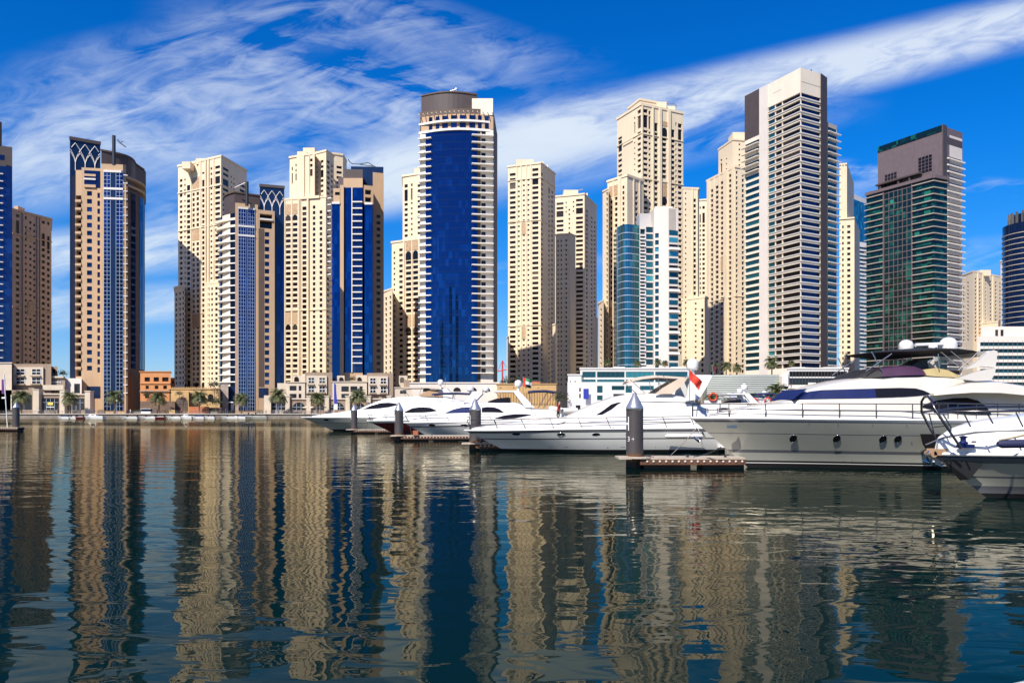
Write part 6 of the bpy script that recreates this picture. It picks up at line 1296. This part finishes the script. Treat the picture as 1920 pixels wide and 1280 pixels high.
b = MB(); pr = [(0, 757), (0, 718), (3.5, 720), (4.2, 735), (6, 757)]; b.loft([[(o.x + .1 + x * .2, o.y - .04, PZ(y, 304)) for x, y in pr], [(o.x + .1 + x * .2, o.y + .04, PZ(y, 304)) for x, y in pr]], smooth=False); b.build('cloth', 'blue_cloth', t, o); b = MB(); b.box(o.x + .1, o.y - .05, PZ(768, 304), o.x + 1.4, o.y + .05, PZ(757, 304)); b.build('foot_panel', 'white_paint', t, o)
b = MB(); b.box(PX(1371, 305), 305, PZ(748, 305), PX(1378, 305), 305.1, PZ(736, 305)); tag(b.build('banner', 'blue_cloth'), 'plain blue banner on the quay right of the red lifebuoys', 'banner')
def ring(px, py, Y, lab): b = MB(); c = (PX(px, Y), Y, PZ(py, Y)); b.tube([(c[0] + .36 * math.cos(k * .5236), c[1], c[2] + .36 * math.sin(k * .5236)) for k in range(12)], .09, 8, closed=True); tag(b.build('lifebuoy', 'buoy_red'), lab, 'lifebuoy', 'red lifebuoys on the boats behind')
ring(1337, 744, 76, 'red lifebuoy just right of the white radar arch'); ring(1415, 753, 90, 'left one of the pair of red lifebuoys by the white arches'); ring(1440, 752, 90, 'right one of the pair of red lifebuoys by the white arches')
for px, Yb, lab in ((1337, 76, 'white rail board carrying the lone red lifebuoy'), (1428, 90, 'white rail board carrying the pair of red lifebuoys')):
    b = MB(); w_ = 1.6 if px < 1400 else 2.4; x0 = PX(px, Yb); b.box(x0 - w_ / 2, Yb + .12, 2.8, x0 + w_ / 2, Yb + .2, PZ(750, Yb)); b.tube([(x0 - w_ / 3, Yb + .16, .5), (x0 - w_ / 3, Yb + .16, 2.8)], .05, 6); b.tube([(x0 + w_ / 3, Yb + .16, .5), (x0 + w_ / 3, Yb + .16, 2.8)], .05, 6); tag(b.build('rail_board', 'gelcoat'), lab, 'railing')

# ------------------------------------------------------------------ small boats along the far quay
sg_ = 'small boats moored at the far quay'
def small(px, L, B, zs, lab, kind, hullmat='gelcoat', Y=297.5):
    t = Boat('small_boat', lab, px, 780, Y, L, B, 'boat', sg_); t.zb = zs * 1.15; start(t, zs, zs, L * .14, [(1, 1, 1, 0), (.85, .95, .99, 0), (.3, .55, .95, 0), (-.2, .2, .8, 1)], [hullmat, 'boot_black'])
    if kind == 'cabin': b = MB(); b.loft([[(L * f, y * w_, z) for y, z in ((-B * .33, zs), (-B * .28, zs + h), (B * .28, zs + h), (B * .33, zs))] for f, w_, h in ((.25, .8, .15), (.4, 1, .75), (.62, 1, .8), (.66, 1, .3))], smooth=False); t.part('cabin', 'gelcoat', b); b = MB(); b.box(L * .42, -B * .33, zs + .35, L * .6, B * .33, zs + .62); t.part('window', 'boat_glass', b)
    elif kind == 'cover': b = MB(); b.loft([[(L * f, y * w_, z) for y, z in ((-B * .4, zs), (-B * .2, zs + h), (B * .2, zs + h), (B * .4, zs))] for f, w_, h in ((.2, .6, .1), (.45, 1, .6), (.85, 1, .5), (.98, 1, .1))]); t.part('cover', 'canvas_navy', b)
    elif kind == 'open':
        b = MB(); b.loft([[(L * .35, -B * .35, zs), (L * .35, B * .35, zs)], [(L * .42, -B * .33, zs + .5), (L * .42, B * .33, zs + .5)]], closed=False, caps=False); t.part('windscreen', 'boat_glass', b); b = MB(); b.box(L * .92, -.25, zs - .1, L, .25, zs + .6); t.part('outboard', 'boot_black', b)
    return t
for a in ((108, 4.5, 1.9, .8, 'small white boat under a dark cover, leftmost at the far quay', 'cover'), (126, 4, 1.7, .7, 'low white open boat second from the left at the far quay', 'open'), (134, 4.6, 1.8, .8, 'small maroon open boat before the shopfronts', 'open', 'hull_maroon'), (157, 7.5, 2.6, 1.1, 'larger white cabin boat before the left tan tower', 'cabin'), (226, 6.5, 2.2, .75, 'flat white open boat before the blue glass strip', 'open'), (262, 6.0, 2.2, .75, 'white open boat below the ticket booth', 'open'), (284, 5, 2, .75, 'maroon open boat right of the ticket booth', 'open', 'hull_maroon'), (312, 5.5, 2, .8, 'white open boat before the gate arch', 'open'), (338, 4.5, 2.2, 1.0, 'white cabin boat before the gate arch', 'cabin'), (359, 4.8, 2, .85, 'white boat under navy cover before the terracotta wall', 'cover'), (383, 4, 1.8, .8, 'tiny white open boat before the round bush', 'open'), (414, 6.5, 2.2, .8, 'white open boat before the grey stone pier', 'open'), (440, 4.2, 1.9, .9, 'white boat under cover before the tan tower on the right', 'cover'), (458, 8.5, 2.5, 1.0, 'long grey speedboat carrying three standing people', 'open', 'gelcoat_grey_shade')): small(*a)
pgp = 'people standing on the far quay'
for i, (px, lab, sh) in enumerate(((466, 'left one of three people in dark clothes on the grey speedboat', (.02, .02, .03)), (472.5, 'middle one of three people, pale shirt, on the grey speedboat', (.45, .43, .42)), (479.5, 'right one of three people in black on the grey speedboat', (.015, .015, .015)))): person((PX(px, 297.6), 297.6, 1.0), lab, sh, (.02, .02, .03), rz=.4 * i, group=pgp, pid=i)
person((PX(1046, 70), 69.6, 1.63), 'person in red shirt beside the grey inflatable dinghy', (.35, .03, .02), (.03, .04, .03), rz=1.2, pid=7, lean=.12)
person((PX(1481, 316), 314.6, PZ(728, 316)), 'person in red top on the ledge of the glass pavilion', (.4, .04, .02), (.05, .05, .06), rz=.3, pid=8)
person((PX(109, 303), 303, GZ), 'person in dark clothes at the railing on the far left quay', (.03, .03, .04), (.03, .03, .03), rz=.8, pid=9)

# more life on the quay
for i, (px, lab, sh, tr) in enumerate(((72, 'person in pale shirt walking past the shop pillar, far left quay', (.5, .48, .45), (.05, .06, .1)), (176, 'person in blue shirt walking before the right shop pillar', (.05, .12, .3), (.04, .04, .04)), (243, 'person in white walking below the round end of the tan tower', (.6, .6, .58), (.5, .5, .48)), (340, 'person in red shirt standing before the gate arch', (.4, .06, .05), (.04, .05, .09)), (498, 'person in white shirt at the railing before the pale stone wing', (.6, .58, .55), (.05, .05, .06)), (548, 'person in dark clothes walking before the arched shopfronts', (.03, .03, .05), (.06, .05, .05)))): person((PX(px, 302.5), 302.5 + .3 * (i % 3), GZ), lab, sh, tr, rz=1.2 * i, group='people walking on the promenade', pid=20 + i)
for px, lab in ((574, 'left cream parasol at the cafe before the arched shopfronts'), (586, 'middle cream parasol at the cafe before the arched shopfronts'), (606, 'right cream parasol at the cafe, beside the blue feather flag')):
    Yp = 307; t = empty('parasol', (PX(px, Yp), Yp, GZ), lab, 'parasol', 'cafe parasols on the promenade'); o = t.location
    b = MB(); b.lathe([(.28, 0), (.28, .08), (.035, .1), (.035, 2.7)], o, 8); b.build('pole', 'steel', t, o); b = MB(); b.lathe([(1.5, 2.15), (1.48, 2.3), (.8, 2.6), (.02, 2.85)], o, 8, smooth=False); b.build('canopy', 'canvas_beige', t, o)
mat('planter_leaf', (.06, .09, .03), .8, isl=.4)
for i, px in enumerate((20, 98, 144, 190, 258, 402, 486, 538)):
    t = empty('planter', (PX(px, 306), 306, GZ), ('stone planter with low green hedge, first from the left frame edge', 'stone planter before the dark shop window with yellow sign', 'stone planter between the two glazed shopfronts', 'stone planter before the tan tower entrance', 'stone planter at the foot of the round brown tower end', 'stone planter before the round bush', 'stone planter before the right tan tower frame', 'stone planter beside the first arched shopfront')[i], 'planter', 'stone planters on the promenade'); o = t.location
    b = MB(); b.box(o.x - 1.3, o.y - .5, GZ, o.x + 1.3, o.y + .5, GZ + .7); b.build('box', 'stone_grey', t, o, bevel=.05); b = MB(); rnd = random.Random(i)
    for k in range(160): c = Vector((o.x + rnd.uniform(-1.25, 1.25), o.y + rnd.uniform(-.45, .45), GZ + .7 + rnd.random() ** 1.5 * .8)); b.add([c, c + Vector((rnd.uniform(-.2, .2), rnd.uniform(-.2, .2), rnd.uniform(-.2, .2))), c + Vector((rnd.uniform(-.2, .2), rnd.uniform(-.2, .2), rnd.uniform(.0, .25)))], ((0, 1, 2),))
    b.build('foliage', 'planter_leaf', t, o)
